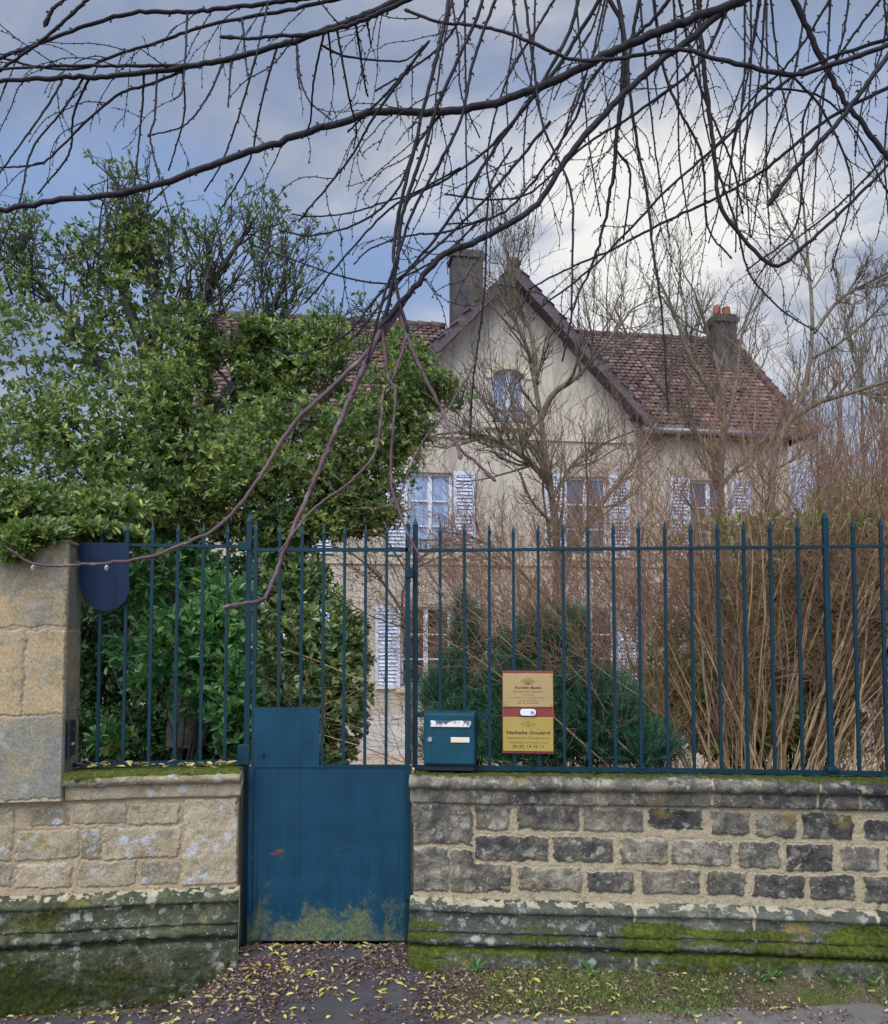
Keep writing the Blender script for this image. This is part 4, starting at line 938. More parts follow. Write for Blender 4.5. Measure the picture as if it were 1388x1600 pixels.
# ------------------------------------------------------------------ big evergreen tree, left
def ell_pts(blobs, n):
    "random points in pixel-described blobs (px,py,Y,rpx,rpy,depth,weight); returns pts and outward axis"
    wts = np.array([b[6] for b in blobs]); wts = wts/wts.sum(); ks = rng.choice(len(blobs), n, p=wts); P = np.zeros((n, 3)); A = np.zeros((n, 3))
    v = unit(rng.normal(size=(n, 3))); rad = rng.random(n)**.42
    for k, b in enumerate(blobs):
        i = ks == k; c = at(b[0], b[1], b[2]); scl = (b[2]-CAM[1])/F
        P[i] = c+v[i]*rad[i, None]*np.array([b[3]*scl, b[5], b[4]*scl]); A[i] = v[i]
    return P, A
tb = at(292, 1165, 2.6); tb[2] = float(gz(tb[0], tb[1]))-.05
EV = [(60, 690, 2.0, 130, 140, .6, 2.0), (200, 690, 2.1, 150, 130, .7, 2.2), (340, 640, 2.4, 150, 150, .7, 2.4), (480, 650, 2.6, 150, 120, .7, 2.4), (560, 700, 2.7, 110, 90, .6, 1.4), (590, 590, 2.8, 110, 80, .6, 1.3), (470, 560, 2.8, 140, 70, .6, 1.4),
      (60, 520, 2.4, 120, 120, .6, 1.2), (200, 480, 2.6, 110, 120, .5, .9), (330, 540, 2.7, 110, 70, .5, .9), (215, 370, 2.6, 45, 55, .35, .45), (120, 420, 2.6, 80, 70, .4, .35), (400, 770, 2.4, 180, 70, .6, 1.5), (160, 790, 1.7, 120, 40, .4, .9), (50, 800, 1.2, 90, 48, .35, 1.0), (250, 820, 2.2, 130, 40, .4, .8),
      (15, 848, -.30, 40, 24, .12, .5), (60, 832, -.2, 50, 16, .14, .5), (125, 828, .10, 60, 16, .18, .5), (190, 838, .3, 40, 16, .2, .4), (20, 790, .5, 90, 45, .3, .9), (150, 800, .8, 90, 30, .3, .7), (540, 780, 2.7, 90, 60, .5, .9), (690, 610, 2.9, 60, 30, .3, .45), (640, 670, 2.9, 50, 45, .3, .4), (555, 520, 2.9, 90, 35, .4, .6), (330, 730, 2.0, 150, 60, .5, 1.2), (400, 535, 2.7, 100, 42, .35, 1.3), (520, 545, 2.8, 90, 45, .35, 1.2), (610, 555, 2.8, 60, 40, .3, .8), (430, 825, 2.3, 130, 32, .35, 1.0), (560, 800, 2.6, 80, 40, .35, .7), (360, 590, 2.7, 90, 70, .4, 1.2), (600, 650, 2.7, 70, 90, .4, 1.0), (260, 640, 2.3, 80, 80, .4, .9)]
C1, A1 = ell_pts(EV, 27500)
keep = fbm(C1*2.6, 81, 3) > .385+.07*sst(2.7, 3.5, C1[:, 2]); keep |= (rng.random(len(C1)) < .22) & (C1[:, 2] < 3.6)
C1, A1 = C1[keep], A1[keep]
evt = empty('evergreen_tree', tb); tag(evt, 'broad evergreen tree with dense oval leaves filling the left side above the railing', 'tree')
limbs = []
Lm = [[(292, 1165, 2.6), (296, 1000, 2.6), (285, 900, 2.6), (275, 800, 2.5), (262, 700, 2.5), (240, 580, 2.6), (200, 480, 2.6), (175, 390, 2.6), (165, 320, 2.6)],
      [(285, 900, 2.6), (340, 790, 2.6), (420, 720, 2.7), (520, 680, 2.8), (640, 640, 2.9)], [(280, 830, 2.5), (190, 760, 2.3), (100, 700, 2.1), (10, 640, 2.0)], [(262, 700, 2.5), (180, 600, 2.5), (100, 490, 2.5), (10, 380, 2.4)],
      [(275, 780, 2.5), (330, 660, 2.7), (390, 560, 2.8), (430, 480, 2.8), (450, 400, 2.8)], [(285, 620, 2.6), (290, 520, 2.7), (340, 430, 2.7), (400, 340, 2.7)], [(420, 720, 2.7), (520, 740, 2.7), (600, 790, 2.7)], [(240, 580, 2.6), (250, 470, 2.6), (215, 370, 2.6), (170, 260, 2.6)]]
for k, l in enumerate(Lm): limbs.append((limb_path(l, 16), (.17 if k == 0 else .055), .012))
Vb = [(p-tb, np.linspace(a, b, len(p))) for p, a, b in limbs]
tubes('trunk', Vb, M['bark_tree'], evt, 9)
PT = dict(n=(6, 5), wig=(.16, .2), up=(.07, .10), tap=(.4, .4), rmin=.0028, num=(0, 5), t0=(.2, .15), ang=(.7, .6), len=(.30, .42), rad=(.5, .55))
out = [[], []]
for p, a, b in limbs: spawn(out, p, np.linspace(a, b, len(p)), 1.5, 0, PT, t0=.3, num=24)
# bare upper shoots above the crown
tips = []
for (x0, y0, x1, y1, Yd, nn) in ((165, 420, 190, 235, 2.6, 7), (290, 520, 400, 290, 2.7, 12), (390, 560, 470, 340, 2.8, 12), (60, 470, 20, 290, 2.4, 9), (130, 440, 100, 330, 2.5, 7), (230, 420, 250, 310, 2.6, 5), (330, 500, 300, 330, 2.7, 7), (400, 520, 420, 300, 2.7, 8), (500, 540, 520, 460, 2.9, 6), (0, 440, 40, 330, 2.4, 5)):
    for j in range(nn):
        q0 = at(x0+rng.normal(0, 22), y0+rng.normal(0, 25), Yd+rng.normal(0, .15)); q1 = at(x1+rng.normal(0, 32), y1+abs(rng.normal(0, 45)), Yd+rng.normal(0, .2))
        path = smooth_path([q0, (q0+q1)/2+rng.normal(size=3)*.07, q1], 9); path[2:-1] += rng.normal(size=(6, 3))*.018; rr = np.linspace(.010, .0035, 9); out[0].append((path, rr))
        spawn(out, path, rr, .48, 1, dict(PT, n=(6, 5), wig=(.2, .34), ang=(.9, .95), rmin=.0026), t0=.25, num=13); tips.append(q1)
tips = np.array(tips)
tw = [(p-tb, r) for l in out for p, r in l]; V, Fq = tube_data(tw, 4); npmesh('twigs', V, [Fq], M['bark_tree'], evt)
ends = np.array([p[-1] for p, _ in out[1] if rng.random() < .75]); dirs = np.array([0, 0, 1.0])+rng.normal(size=(len(ends), 3))*.4
Lz = .040+.030*fbm(C1*1.7, 85, 3); Pz = [rosettes(C1, A1*.6+np.array([0, -.25, .55])+rng.normal(size=C1.shape)*.45, 6, .054, .38), rosettes(ends, dirs, 4, .05, .36), rosettes(tips, np.array([[0, 0, 1.]])+rng.normal(size=tips.shape)*.3, 6, .05, .36)]
cat_ = [np.concatenate([a[i] for a in Pz]) for i in range(5)]
tint = np.clip(np.repeat(np.concatenate([rng.random(len(C1)), rng.random(len(ends))*.6, rng.random(len(tips))*.5]), np.r_[np.full(len(C1), 6), np.full(len(ends), 4), np.full(len(tips), 6)])*.75+rng.random(len(cat_[0]))*.3, 0, 1)
tint = np.where(rng.random(len(tint)) < .012, 1.2, tint*.93)
leaves('foliage', cat_[0]-tb, cat_[1], cat_[2], cat_[3], cat_[4], M['leaf_tree'], evt, tint)

# ------------------------------------------------------------------ leafy shrubs
def shrub(name, label, cat, base_px, blobs, n, k, L, wl, mat_, stems=14, up=.4, thr=.38, spread=.9, ns=2.6, seed=91, group=None, stem_mat='bark_tree'):
    b = at(*base_px); b[2] = float(gz(b[0], b[1]))-.03
    e = empty(name, b); tag(e, label, cat, group)
    C, A_ = ell_pts(blobs, n); kp = (fbm(C*ns, seed, 3) > thr) & (C[:, 2] > b[2]+.03); C, A_ = C[kp], A_[kp]
    P_, D_2, N_, L_, W_2 = rosettes(C, A_*.7+np.array([0, -.2, up])+rng.normal(size=C.shape)*.4, k, L, wl, spread)
    t_ = np.clip(np.repeat(rng.random(len(C)), k)*.7+rng.random(len(P_))*.33, 0, .95); t_ = np.where(rng.random(len(t_)) < .006, 1.2, t_)
    leaves('foliage', P_-b, D_2, N_, L_, W_2, M[mat_], e, t_)
    st_ = []
    for j in range(stems):
        q = C[rng.integers(len(C))]; st_.append((smooth_path([np.array([rng.normal(0, .06), rng.normal(0, .06), 0]), (q-b)*np.array([.35, .35, .55])+rng.normal(size=3)*.03, q-b], 8), np.linspace(.014, .004, 8)))
    tubes('stems', st_, M[stem_mat], e, 5); return e
shrub('laurel_bush', 'bright green laurel bush low behind the short railing beside the pillar', 'bush', (280, 1185, 1.2), [(300, 1030, 1.2, 110, 90, .3, 2), (370, 1110, 1.1, 45, 80, .25, 1), (210, 1010, 1.5, 70, 55, .3, .9), (240, 900, 2.0, 120, 70, .3, .9), (180, 1150, 1.2, 40, 30, .2, .12), (355, 950, 1.4, 50, 90, .3, .9)], 1700, 6, .085, .34, 'leaf_laurel', ns=2.2, thr=.41)
shrub('shade_fill_bush', 'added dark undergrowth standing in for deep shade around the trunk of the evergreen tree behind the short railing', 'bush', (250, 1150, 3.6), [(180, 1060, 3.6, 110, 130, .4, 1.5), (330, 1060, 3.8, 120, 120, .4, 1.5), (250, 1150, 3.0, 190, 55, .3, 2.0), (100, 1000, 3.4, 90, 150, .4, 1.0), (280, 930, 4.0, 160, 80, .4, 1.2), (400, 960, 4.0, 80, 140, .4, 1.0), (20, 980, 3.4, 110, 150, .4, .8)], 5200, 5, .085, .36, 'leaf_hedge', thr=.28, ns=2.2, seed=97)  # dark-leaved bush added to fill the deep shade behind the short railing
shrub('glossy_shrub', 'rounded dark glossy-leaved shrub seen through the gate bars in front of the pale house wall', 'shrub', (490, 1195, 2.4), [(470, 1010, 2.3, 90, 130, .45, 2.2), (520, 1090, 2.3, 62, 100, .4, 1.4), (430, 1130, 2.0, 60, 80, .35, 1), (450, 900, 2.4, 70, 60, .4, .9), (545, 1010, 2.5, 38, 60, .3, .6), (500, 1175, 2.2, 60, 40, .3, .6)], 2900, 6, .075, .40, 'leaf_glossy', thr=.36, seed=95)
def yew(label, base_px, blobs, n, seed):
    b = at(*base_px); b[2] = float(gz(b[0], b[1]))-.03
    e = empty('yew_bush', b); tag(e, label, 'bush', 'yew bushes behind the railing')
    C, A_ = ell_pts(blobs, n); kp = (fbm(C*4.0, seed, 3) > .36) & (C[:, 2] > b[2]+.02); C, A_ = C[kp], A_[kp]
    # each spray is a short shoot with two ranks of needles
    k = 14; ax = unit(A_*.6+np.array([0, -.15, .75])+rng.normal(size=C.shape)*.35); sd_ = unit(np.cross(ax, rng.normal(size=C.shape)))
    t_ = np.tile(np.linspace(0, 1, k), len(C)); AX = np.repeat(ax, k, 0); SD = np.repeat(sd_, k, 0)*np.tile(np.where(np.arange(k) % 2, 1, -1), len(C))[:, None]
    P_ = np.repeat(C, k, 0)+AX*(t_*.13)[:, None]; D_2 = unit(SD*.8+AX*.7+rng.normal(size=P_.shape)*.12)
    L_ = rng.uniform(.024, .040, len(P_))*(1.1-.5*t_); tn = np.clip(np.repeat(rng.random(len(C)), k)*.6+t_*.35, 0, 1)
    leaves('foliage', P_-b, D_2, np.cross(AX, SD), L_, L_*.20, M['leaf_yew'], e, tn)
    st_ = [(smooth_path([np.zeros(3), (q-b)*np.array([.4, .4, .5]), q-b], 7), np.linspace(.016, .004, 7)) for q in C[rng.integers(len(C), size=16)]]
    tubes('stems', st_, M['bark_tree'], e, 5)
yew('narrow dark yew with a pointed top beside the white ground floor window', (735, 1190, 1.5), [(732, 1075, 1.5, 38, 85, .2, 1.2), (726, 985, 1.5, 14, 50, .08, .25), (735, 1140, 1.4, 60, 60, .25, 1.3), (690, 1090, 1.4, 26, 36, .14, .3), (690, 1170, 1.4, 30, 26, .14, .25)], 4200, 101)
yew('wide dark yew mound behind the brass plaques', (890, 1195, 1.2), [(835, 1080, 1.25, 85, 100, .3, 2.2), (920, 1125, 1.15, 85, 75, .3, 1.9), (820, 1150, 1.1, 60, 60, .2, 1), (870, 1000, 1.35, 42, 55, .2, .7), (1005, 1170, 1.0, 50, 34, .2, .6)], 8500, 103)
shrub('ivy_thicket', 'light green leafy thicket growing among and behind the bare brown shrub at the right edge', 'thicket', (1230, 1195, 2.6), [(1150, 880, 2.6, 120, 90, .5, 1.0), (1290, 890, 2.5, 120, 100, .5, 1.7), (1120, 1000, 2.5, 110, 110, .4, 1.1), (1270, 1010, 2.4, 120, 120, .4, 1.8), (1370, 930, 1.8, 60, 150, .4, 1.4), (1180, 1130, 2.4, 120, 70, .3, 1.3), (1300, 1130, 2.2, 50, 50, .3, .3), (1450, 990, 2.2, 90, 130, .4, 1.0), (1060, 1080, 2.4, 70, 80, .3, .7), (1230, 950, 2.9, 170, 160, .3, 1.6)], 7500, 5, .085, .40, 'leaf_ivy', thr=.37, ns=2.0, seed=111, stems=22)

# ------------------------------------------------------------------ bare brown shrub (forsythia-like) right
def bare_shrub(bxc, Yc, count, a0, a1, label, cap=3.75):
    b = at(bxc+90, 1195, Yc+.1); b[2] = float(gz(b[0], b[1]))-.02
    e = empty('bare_shrub', b); tag(e, label, 'shrub')
    polys = []; tw = [[], []]
    P = dict(n=(6, 4), wig=(.13, .16), up=(.06, .08), tap=(.4, .5), rmin=.0015, num=(0, 4), t0=(.2, .2), ang=(.85, .8), len=(.22, .45), rad=(.5, .6))
    for j in range(count):
        f = rng.random(); th = R(a0+f*(a1-a0)+rng.normal(0, 17)); bx = bxc+f*190+rng.normal(0, 48); Y0 = Yc+rng.normal(0, .22)
        p0 = at(bx, 1196, Y0); p0[2] = gz(p0[0], p0[1]); L = rng.uniform(2.3, cap)*(1-.16*abs(math.sin(th)))
        if rng.random() < .25: L *= .6
        dy = rng.normal(0, .35); up = np.array([math.sin(th)*.85, dy*.4, math.cos(th*.8)]); dr = np.array([math.sin(th), dy, -.22*abs(math.sin(th))])
        p1 = p0+up*L*.35; p2 = p0+up*L*.68+dr*L*.05+rng.normal(size=3)*.04; p3 = p0+up*L*.95+dr*L*.20+rng.normal(size=3)*.06; d = p3-p0
        for q_ in (p1, p2, p3): q_[1] = max(q_[1], .38)
        path = smooth_path([p0, p1, p2, p3], 12); path[1:-1] += rng.normal(size=(10, 3))*.011; r0 = .0045+.0105*rng.random()**2.2
        rr = np.linspace(r0, .0018, 12); polys.append((path, rr)); spawn(tw, path, rr, np.linalg.norm(d)*1.1, 0, P, t0=.60, num=int(rng.integers(14, 26)))
    V, Fq = tube_data([(p-b, r) for p, r in polys], 6); V2, F2 = tube_data([(p-b, r) for l in tw for p, r in l], 3)
    npmesh('stems', V, [Fq], M['bark_tan'], e); npmesh('twigs', V2, [F2], M['bark_twig'], e)
bare_shrub(1075, 1.5, 165, -54, 42, 'large fan-shaped bare shrub of tan stems filling the space behind the right railing')
bare_shrub(1330, 2.6, 90, -28, 34, 'bare brown shrub at the right edge, rising behind the larger fan-shaped one', 4.1)
bare_shrub(880, 3.2, 75, -32, 32, 'slender bare shrub of fine twigs behind the dark yew mound, in front of the house', 3.7)

# ------------------------------------------------------------------ bare trees
PB = dict(n=(7, 6, 5), wig=(.16, .20, .22), up=(.10, .12, .12), tap=(.35, .35, .4), rmin=.0028, num=(0, 8, 4.5), t0=(.15, .12, .15), ang=(.75, .65, .6), len=(.5, .48, .45), rad=(.5, .5, .6), L0=2.2)
def base_at(px, Y):
    b = at(px, 1150, Y); b[2] = float(gz(b[0], b[1]))-.05; return b
b = base_at(872, 6.2)
limbs = [(smooth_path([b, at(868, 1000, 6.2), at(872, 880, 6.2), at(862, 770, 6.2), at(850, 690, 6.2), at(838, 610, 6.2), at(820, 530, 6.2), at(785, 470, 6.2)], 18), .078, .02, 34),
         (limb_path([(860, 755, 6.2), (815, 712, 6.0), (760, 682, 5.8), (700, 676, 5.7), (650, 690, 5.6)]),   .042, .010, 26), (limb_path([(815, 712, 6.0), (800, 670, 6.1), (785, 645, 6.2), (745, 620, 6.2)]), .035, .01, 10),
         (limb_path([(845, 655, 6.2), (865, 615, 6.1), (900, 590, 6.0), (945, 540, 6.0), (990, 480, 6.0)]), .045, .012, 16), (limb_path([(838, 600, 6.2), (830, 520, 6.4), (800, 440, 6.5), (790, 380, 6.5)]), .04, .012, 14),
         (limb_path([(872, 880, 6.2), (930, 800, 6.0), (990, 720, 6.0), (1040, 640, 6.0)]), .045, .012, 12), (limb_path([(862, 780, 6.2), (900, 720, 6.4), (950, 690, 6.4), (1000, 670, 6.4)]), .03, .01, 9), (limb_path([(868, 950, 6.2), (800, 880, 6.0), (740, 840, 5.9), (680, 830, 5.8)]), .03, .01, 9)]
mk_tree('bare_tree', 'bare lichen-yellowed tree with twisting limbs in front of the house gable', 'tree', limbs, PB, (M['bark_lichen'], M['bark_grey']), b)
b = base_at(1135, 7.5)
limbs = [(smooth_path([b, at(1135, 900, 7.5), at(1125, 760, 7.5), at(1132, 640, 7.5), at(1118, 560, 7.5), at(1090, 470, 7.5)], 16), .10, .02, 16), (limb_path([(1130, 680, 7.5), (1150, 600, 7.6), (1160, 520, 7.7), (1190, 440, 7.7)]), .045, .012, 10),
         (limb_path([(1128, 640, 7.5), (1080, 560, 7.5), (1050, 480, 7.6), (1020, 420, 7.6)]), .05, .012, 14), (limb_path([(1120, 720, 7.5), (1060, 640, 7.4), (1000, 560, 7.3), (960, 480, 7.3)]), .045, .012, 14), (limb_path([(1125, 760, 7.5), (1190, 690, 7.4), (1240, 640, 7.3)]), .035, .01, 8)]
mk_tree('bare_tree', 'thin bare tree rising in front of the red tiles beside the small chimney', 'tree', limbs, dict(PB, up=(.16, .18, .16), L0=2.0), (M['bark_lichen'], M['bark_grey']), b)
b = base_at(1215, 4.8)
limbs = [(smooth_path([b, at(1212, 950, 4.8), at(1205, 800, 4.8), at(1215, 690, 4.8), at(1243, 645, 4.8), at(1262, 590, 4.8), at(1270, 500, 4.8), at(1262, 400, 4.8), at(1255, 310, 4.8)], 20), .062, .012, 18),
         (limb_path([(1243, 650, 4.8), (1280, 628, 4.7), (1335, 612, 4.6), (1420, 585, 4.5)]), .04, .012, 12), (limb_path([(1272, 520, 4.8), (1310, 470, 4.8), (1360, 440, 4.7), (1420, 410, 4.7)]), .025, .008, 10), (limb_path([(1268, 560, 4.8), (1320, 530, 4.9), (1400, 460, 4.9)]), .022, .008, 10), (limb_path([(1264, 420, 4.8), (1230, 350, 4.8), (1200, 290, 4.8)]), .016, .006, 8)]
mk_tree('bare_tree', 'forked bare tree with a smooth bent trunk at the right end of the roof', 'tree', limbs, dict(PB, L0=1.25), (M['bark_grey'], M['bark_grey']), b)
# bare shrub with red berries behind the gate
b = base_at(640, 5.0)
limbs = [(smooth_path([b, at(640, 1050, 5), at(628, 960, 5), at(640, 890, 5), at(700, 840, 5)], 12), .030, .01, 8), (limb_path([(632, 960, 5), (590, 900, 4.9), (540, 860, 4.8), (480, 850, 4.7)]), .018, .005, 16), (limb_path([(640, 900, 5), (600, 840, 5), (560, 810, 5), (500, 800, 5)]), .014, .005, 14),
         (limb_path([(630, 980, 5), (575, 960, 4.9), (530, 930, 4.8)]), .010, .004, 4), (limb_path([(645, 890, 5), (720, 860, 5), (780, 880, 5)]), .014, .005, 14)]
bt, out_b, off_b = mk_tree('berry_tree', 'small bare tree with red berries behind the gate bars', 'tree', limbs, dict(PB, n=(6, 5), wig=(.2, .22), up=(.0, -.02), tap=(.35, .4), num=(0, 4.5), t0=(.15, .15), ang=(.8, .7), len=(.5, .5), rad=(.5, .6), L0=1.15, rmin=.0024), (M['bark_grey'], M['bark_grey']), b)
ends = [p[-1] for l in out_b for p, _ in l]; bp = [ends[i]-off_b-np.array([0, 0, .012]) for i in rng.choice(len(ends), min(170, len(ends)), replace=False)]
ico = [(0, 0, 1), (.9, 0, .3), (.28, .85, .3), (-.73, .53, .3), (-.73, -.53, .3), (.28, -.85, .3), (.73, .53, -.4), (-.28, .85, -.4), (-.9, 0, -.4), (-.28, -.85, -.4), (.73, -.53, -.4), (0, 0, -1)]
icf = [(0, 1, 2), (0, 2, 3), (0, 3, 4), (0, 4, 5), (0, 5, 1), (1, 6, 2), (2, 7, 3), (3, 8, 4), (4, 9, 5), (5, 10, 1), (6, 7, 2), (7, 8, 3), (8, 9, 4), (9, 10, 5), (10, 6, 1), (11, 7, 6), (11, 8, 7), (11, 9, 8), (11, 10, 9), (11, 6, 10)]
ico = np.array(ico); icf = np.array(icf)
V = np.concatenate([p+ico*.013 for p in bp]); Fi = np.concatenate([icf+12*i for i in range(len(bp))]); o = npmesh('berries', V, [Fi], M['berry'], bt); o['kind'] = 'stuff'
# row of slim bare trees far to the right
for k, (px, Y, top) in enumerate(((1310, 24, 590), (1345, 26, 560), (1380, 24, 575), (1425, 27, 560), (1275, 28, 640))):
    b = base_at(px, Y); tp = at(px+rng.normal(0, 4), top, Y); mid = (b+tp)/2
    lm = [(smooth_path([b, mid+rng.normal(size=3)*.1, tp], 12), .17, .03, 34)]
    mk_tree('slim_bare_tree', ['far slim bare tree closest to the roof end, in the row beyond the garden', 'far slim bare tree standing tallest in the row beyond the garden', 'far slim bare tree third from the roof end in the row beyond the garden', 'far slim bare tree at the outer edge of the row beyond the garden', 'far short bare tree half hidden behind the house corner'][k], 'tree', lm,
            dict(PB, n=(6, 5), up=(.30, .25), wig=(.1, .14), num=(0, 7), ang=(.5, .45), len=(.22, .5), rad=(.3, .5), t0=(.2, .2), rmin=.012, tap=(.4, .4), L0=np.linalg.norm(tp-b)), (M['bark_grey'], M['bark_grey']), b, 'row of slim bare trees beyond the garden')
# far garden hedges closing the view at both sides
shrub('garden_hedge', 'dark clipped hedge far behind the evergreen tree on the left', 'hedge', (100, 1120, 9.0), [(40, 960, 9.0, 240, 130, .5, 1.5), (250, 960, 9.0, 200, 130, .5, 1.2), (-200, 950, 9, 220, 140, .5, 1)], 2600, 5, .17, .45, 'leaf_hedge', thr=.2, seed=121, stems=20)
shrub('garden_hedge', 'far green hedge behind the thicket at the right edge', 'hedge', (1380, 1120, 11.0), [(1330, 900, 11.0, 110, 170, .5, 1.0), (1500, 880, 11.0, 190, 200, .5, 1.2)], 1500, 5, .18, .45, 'leaf_ivy', thr=.25, seed=123, stems=20)

# ------------------------------------------------------------------ overhanging street tree
HUB = np.array([1.75, -2.6, 4.4])
ot = empty('street_tree', (2.65, -3.1, -.1)); tag(ot, 'bare street tree whose dark drooping branches hang across the top of the view', 'tree')
OB = np.array([2.65, -3.1, -.1])
tubes('trunk', [(smooth_path([OB, (2.62, -3.05, 1.5), (2.5, -2.95, 2.8), (2.1, -2.75, 3.8), HUB], 16)-OB, np.linspace(.17, .09, 16))], M['bark_dark'], ot, 12)
def px_path(pts_, Y): 
    n = len(pts_); Ys = np.linspace(Y[0], Y[1], n) if isinstance(Y, tuple) else np.full(n, Y)
    return [at(p[0], p[1], y) for p, y in zip(pts_, Ys)]
PW = dict(n=(9, 6), wig=(.13, .15), up=(-.10, -.08), tap=(.45, .5), rmin=.0011, num=(0, 1.2), t0=(.1, .3), ang=(.75, .6), len=(.3, .4), rad=(.5, .7))
def buds(path, rr, gap):
    o = []; d = np.r_[0, np.cumsum(np.linalg.norm(np.diff(path, axis=0), axis=1))]; t = gap*.6; sg_ = 1
    while t < d[-1]*.995:
        k = min(np.searchsorted(d, t)-1, len(path)-2); k = max(k, 0); f = (t-d[k])/max(d[k+1]-d[k], 1e-9); q = path[k]*(1-f)+path[k+1]*f; tan = unit(path[k+1]-path[k]); r = rr[k]
        sd_ = unit(np.cross(tan, np.array([0, 1, 0])+rng.normal(size=3)*.3))*sg_; sg_ = -sg_; ln = min(max(r*1.8, .0042), .0075)
        o.append((np.array([q+sd_*r*.3, q+sd_*(r+ln*.5)+tan*ln*.45, q+sd_*(r+ln*.65)+tan*ln*1.25]), np.array([min(max(r*.55, .0014), .0026), min(max(r*.62, .0017), .0030), .0005]))); t += gap*rng.uniform(.7, 1.3)
    return o
SAMP = []
def branch(pts_, Y, w0, w1, twigs=0, root=None, red=False, tw_len=.28, knob=False, drops=()):
    "pts: traced centre line, root first; w: widths in picture pixels at that depth"
    if root is None and SAMP:
        A_ = np.concatenate(SAMP); dd = np.hypot(A_[:, 0]-pts_[0][0], A_[:, 1]-pts_[0][1]); i = int(np.argmin(dd))
        if dd[i] < 45:
            yb = Y[1] if isinstance(Y, tuple) else Y; pts_ = [(A_[i, 0], A_[i, 1])]+list(pts_[1:]); Y = (float(A_[i, 2]), float(np.clip(yb, A_[i, 2]-.25, A_[i, 2]+.25)))
    elif root is None: pass
    P = px_path(pts_, Y); Ya, Yb = (Y if isinstance(Y, tuple) else (Y, Y)); r0 = w0/2*(Ya-CAM[1])/F; r1 = w1/2*(Yb-CAM[1])/F
    n = 10+6*len(P); path = smooth_path(P, n); rr = .92*np.linspace(r0, r1, n)*(1+.16*(vnoise(np.stack([np.arange(n)*.55, np.full(n, w0*3.1+pts_[0][0]), np.zeros(n)], -1), 5)-.5)); path[2:-2] += rng.normal(size=(n-4, 3))*r0*.16
    if knob: rr[-3:] = r1*np.array([1.0, 1.6, 1.1])
    yy_ = np.linspace(Ya, Yb, n); sp_ = smooth_path([(p[0], p[1], 0) for p in pts_], n); SAMP.append(np.stack([sp_[:, 0], sp_[:, 1], path[:, 1]], -1))
    polys = [(path-OB, rr)]
    if root == 'hub':
        a = path[0]; d0 = unit(path[0]-path[2]); L = np.linalg.norm(HUB-a)
        ext = smooth_path([HUB, HUB*.45+(a+d0*L*.35)*.55, a+d0*.02, a], 12); polys.append((ext-OB, np.linspace(r0*1.6, r0, 12)))
    out = [[], []]
    if twigs: spawn(out, path, np.minimum(rr, .0036), tw_len, 0, dict(PW, len=(1.0, .5)), t0=.06, num=twigs)
    fine = [(p-OB, r) for l in out for p, r in l]
    for p, r in list(fine): fine += buds(p, r, .030)
    if not isinstance(root, bool): fine += buds(path-OB, rr, .055 if w0 < 6.5 else .12)
    tip = path[-1]-OB; dirn = unit(path[-1]-path[-2]); fine.append((np.array([tip, tip+dirn*max(r1*2.4, .004), tip+dirn*max(r1*4.5, .009)]), np.array([max(r1*1.1, .0016), max(r1*1.25, .0022), .0006])))
    V, Fq = tube_data(polys, 8)
    V2, F2 = tube_data(fine, 5); V = np.concatenate([V, V2]); Fq = np.concatenate([Fq, F2+len(polys and V)-len(V2)]) 
    ob = npmesh('branch', V, [Fq], M['bark_red'] if red else M['bark_dark'], ot)
    for (dx, dy) in drops:
        c = at(dx, dy, Yb)-OB; k = 10; th_ = np.linspace(0, math.pi, k); prof = [(math.sin(t)*.0050*(1 if t > 1.2 else .8), math.cos(t)*.0068) for t in th_]
        Vd = [c+np.array([r*math.cos(a), r*math.sin(a), z]) for r, z in prof for a in np.linspace(0, 2*math.pi, 12, endpoint=False)]
        Fd = [(i*12+j, i*12+(j+1) % 12, (i+1)*12+(j+1) % 12, (i+1)*12+j) for i in range(k-1) for j in range(12)]
        npmesh('water_drop', np.array(Vd), [np.array(Fd)], M['water'], ob)
    return ob
# long limbs
branch([(1172, -6), (1142, 8), (1066, 35), (965, 76), (890, 116), (789, 156), (700, 174), (590, 175), (545, 187), (454, 217), (373, 242), (282, 277), (187, 301), (91, 313), (0, 328), (-60, 338)], (-2.0, -2.3), 15, 9, 9, 'hub')
branch([(650, -12), (555, 30), (484, 55), (403, 81), (313, 101), (227, 113), (151, 120), (101, 121), (0, 126), (-60, 130)], (-1.9, -2.1), 11, 7, 8, 'hub')
branch([(313, 101), (187, 103), (100, 103), (0, 108), (-50, 112)], -2.08, 6, 4, 3)
branch([(500, -6), (378, 10), (292, 18), (212, 20), (141, 38), (66, 66), (0, 90), (-50, 105)], (-1.9, -2.0), 8, 6, 7, 'hub')
branch([(143, -6), (66, 63), (0, 110), (-40, 140)], -2.0, 6, 5, 2, 'hub')
branch([(545, -6), (454, 15), (383, 28), (323, 40), (242, 68), (181, 86), (121, 108), (55, 103), (0, 90)], (-1.8, -1.9), 7, 4, 7, 'hub')
branch([(650, -6), (555, 36), (484, 54), (439, 55), (400, 60), (353, 58)], -2.6, 9, 5, 2, 'hub', knob=True)
branch([(110, -6), (85, 12), (75, 30)], -2.3, 4, 7, 0, 'hub')
branch([(300, 116), (240, 130), (190, 145), (140, 185), (100, 225), (65, 255), (0, 262)], -2.0, 5, 3, 3)
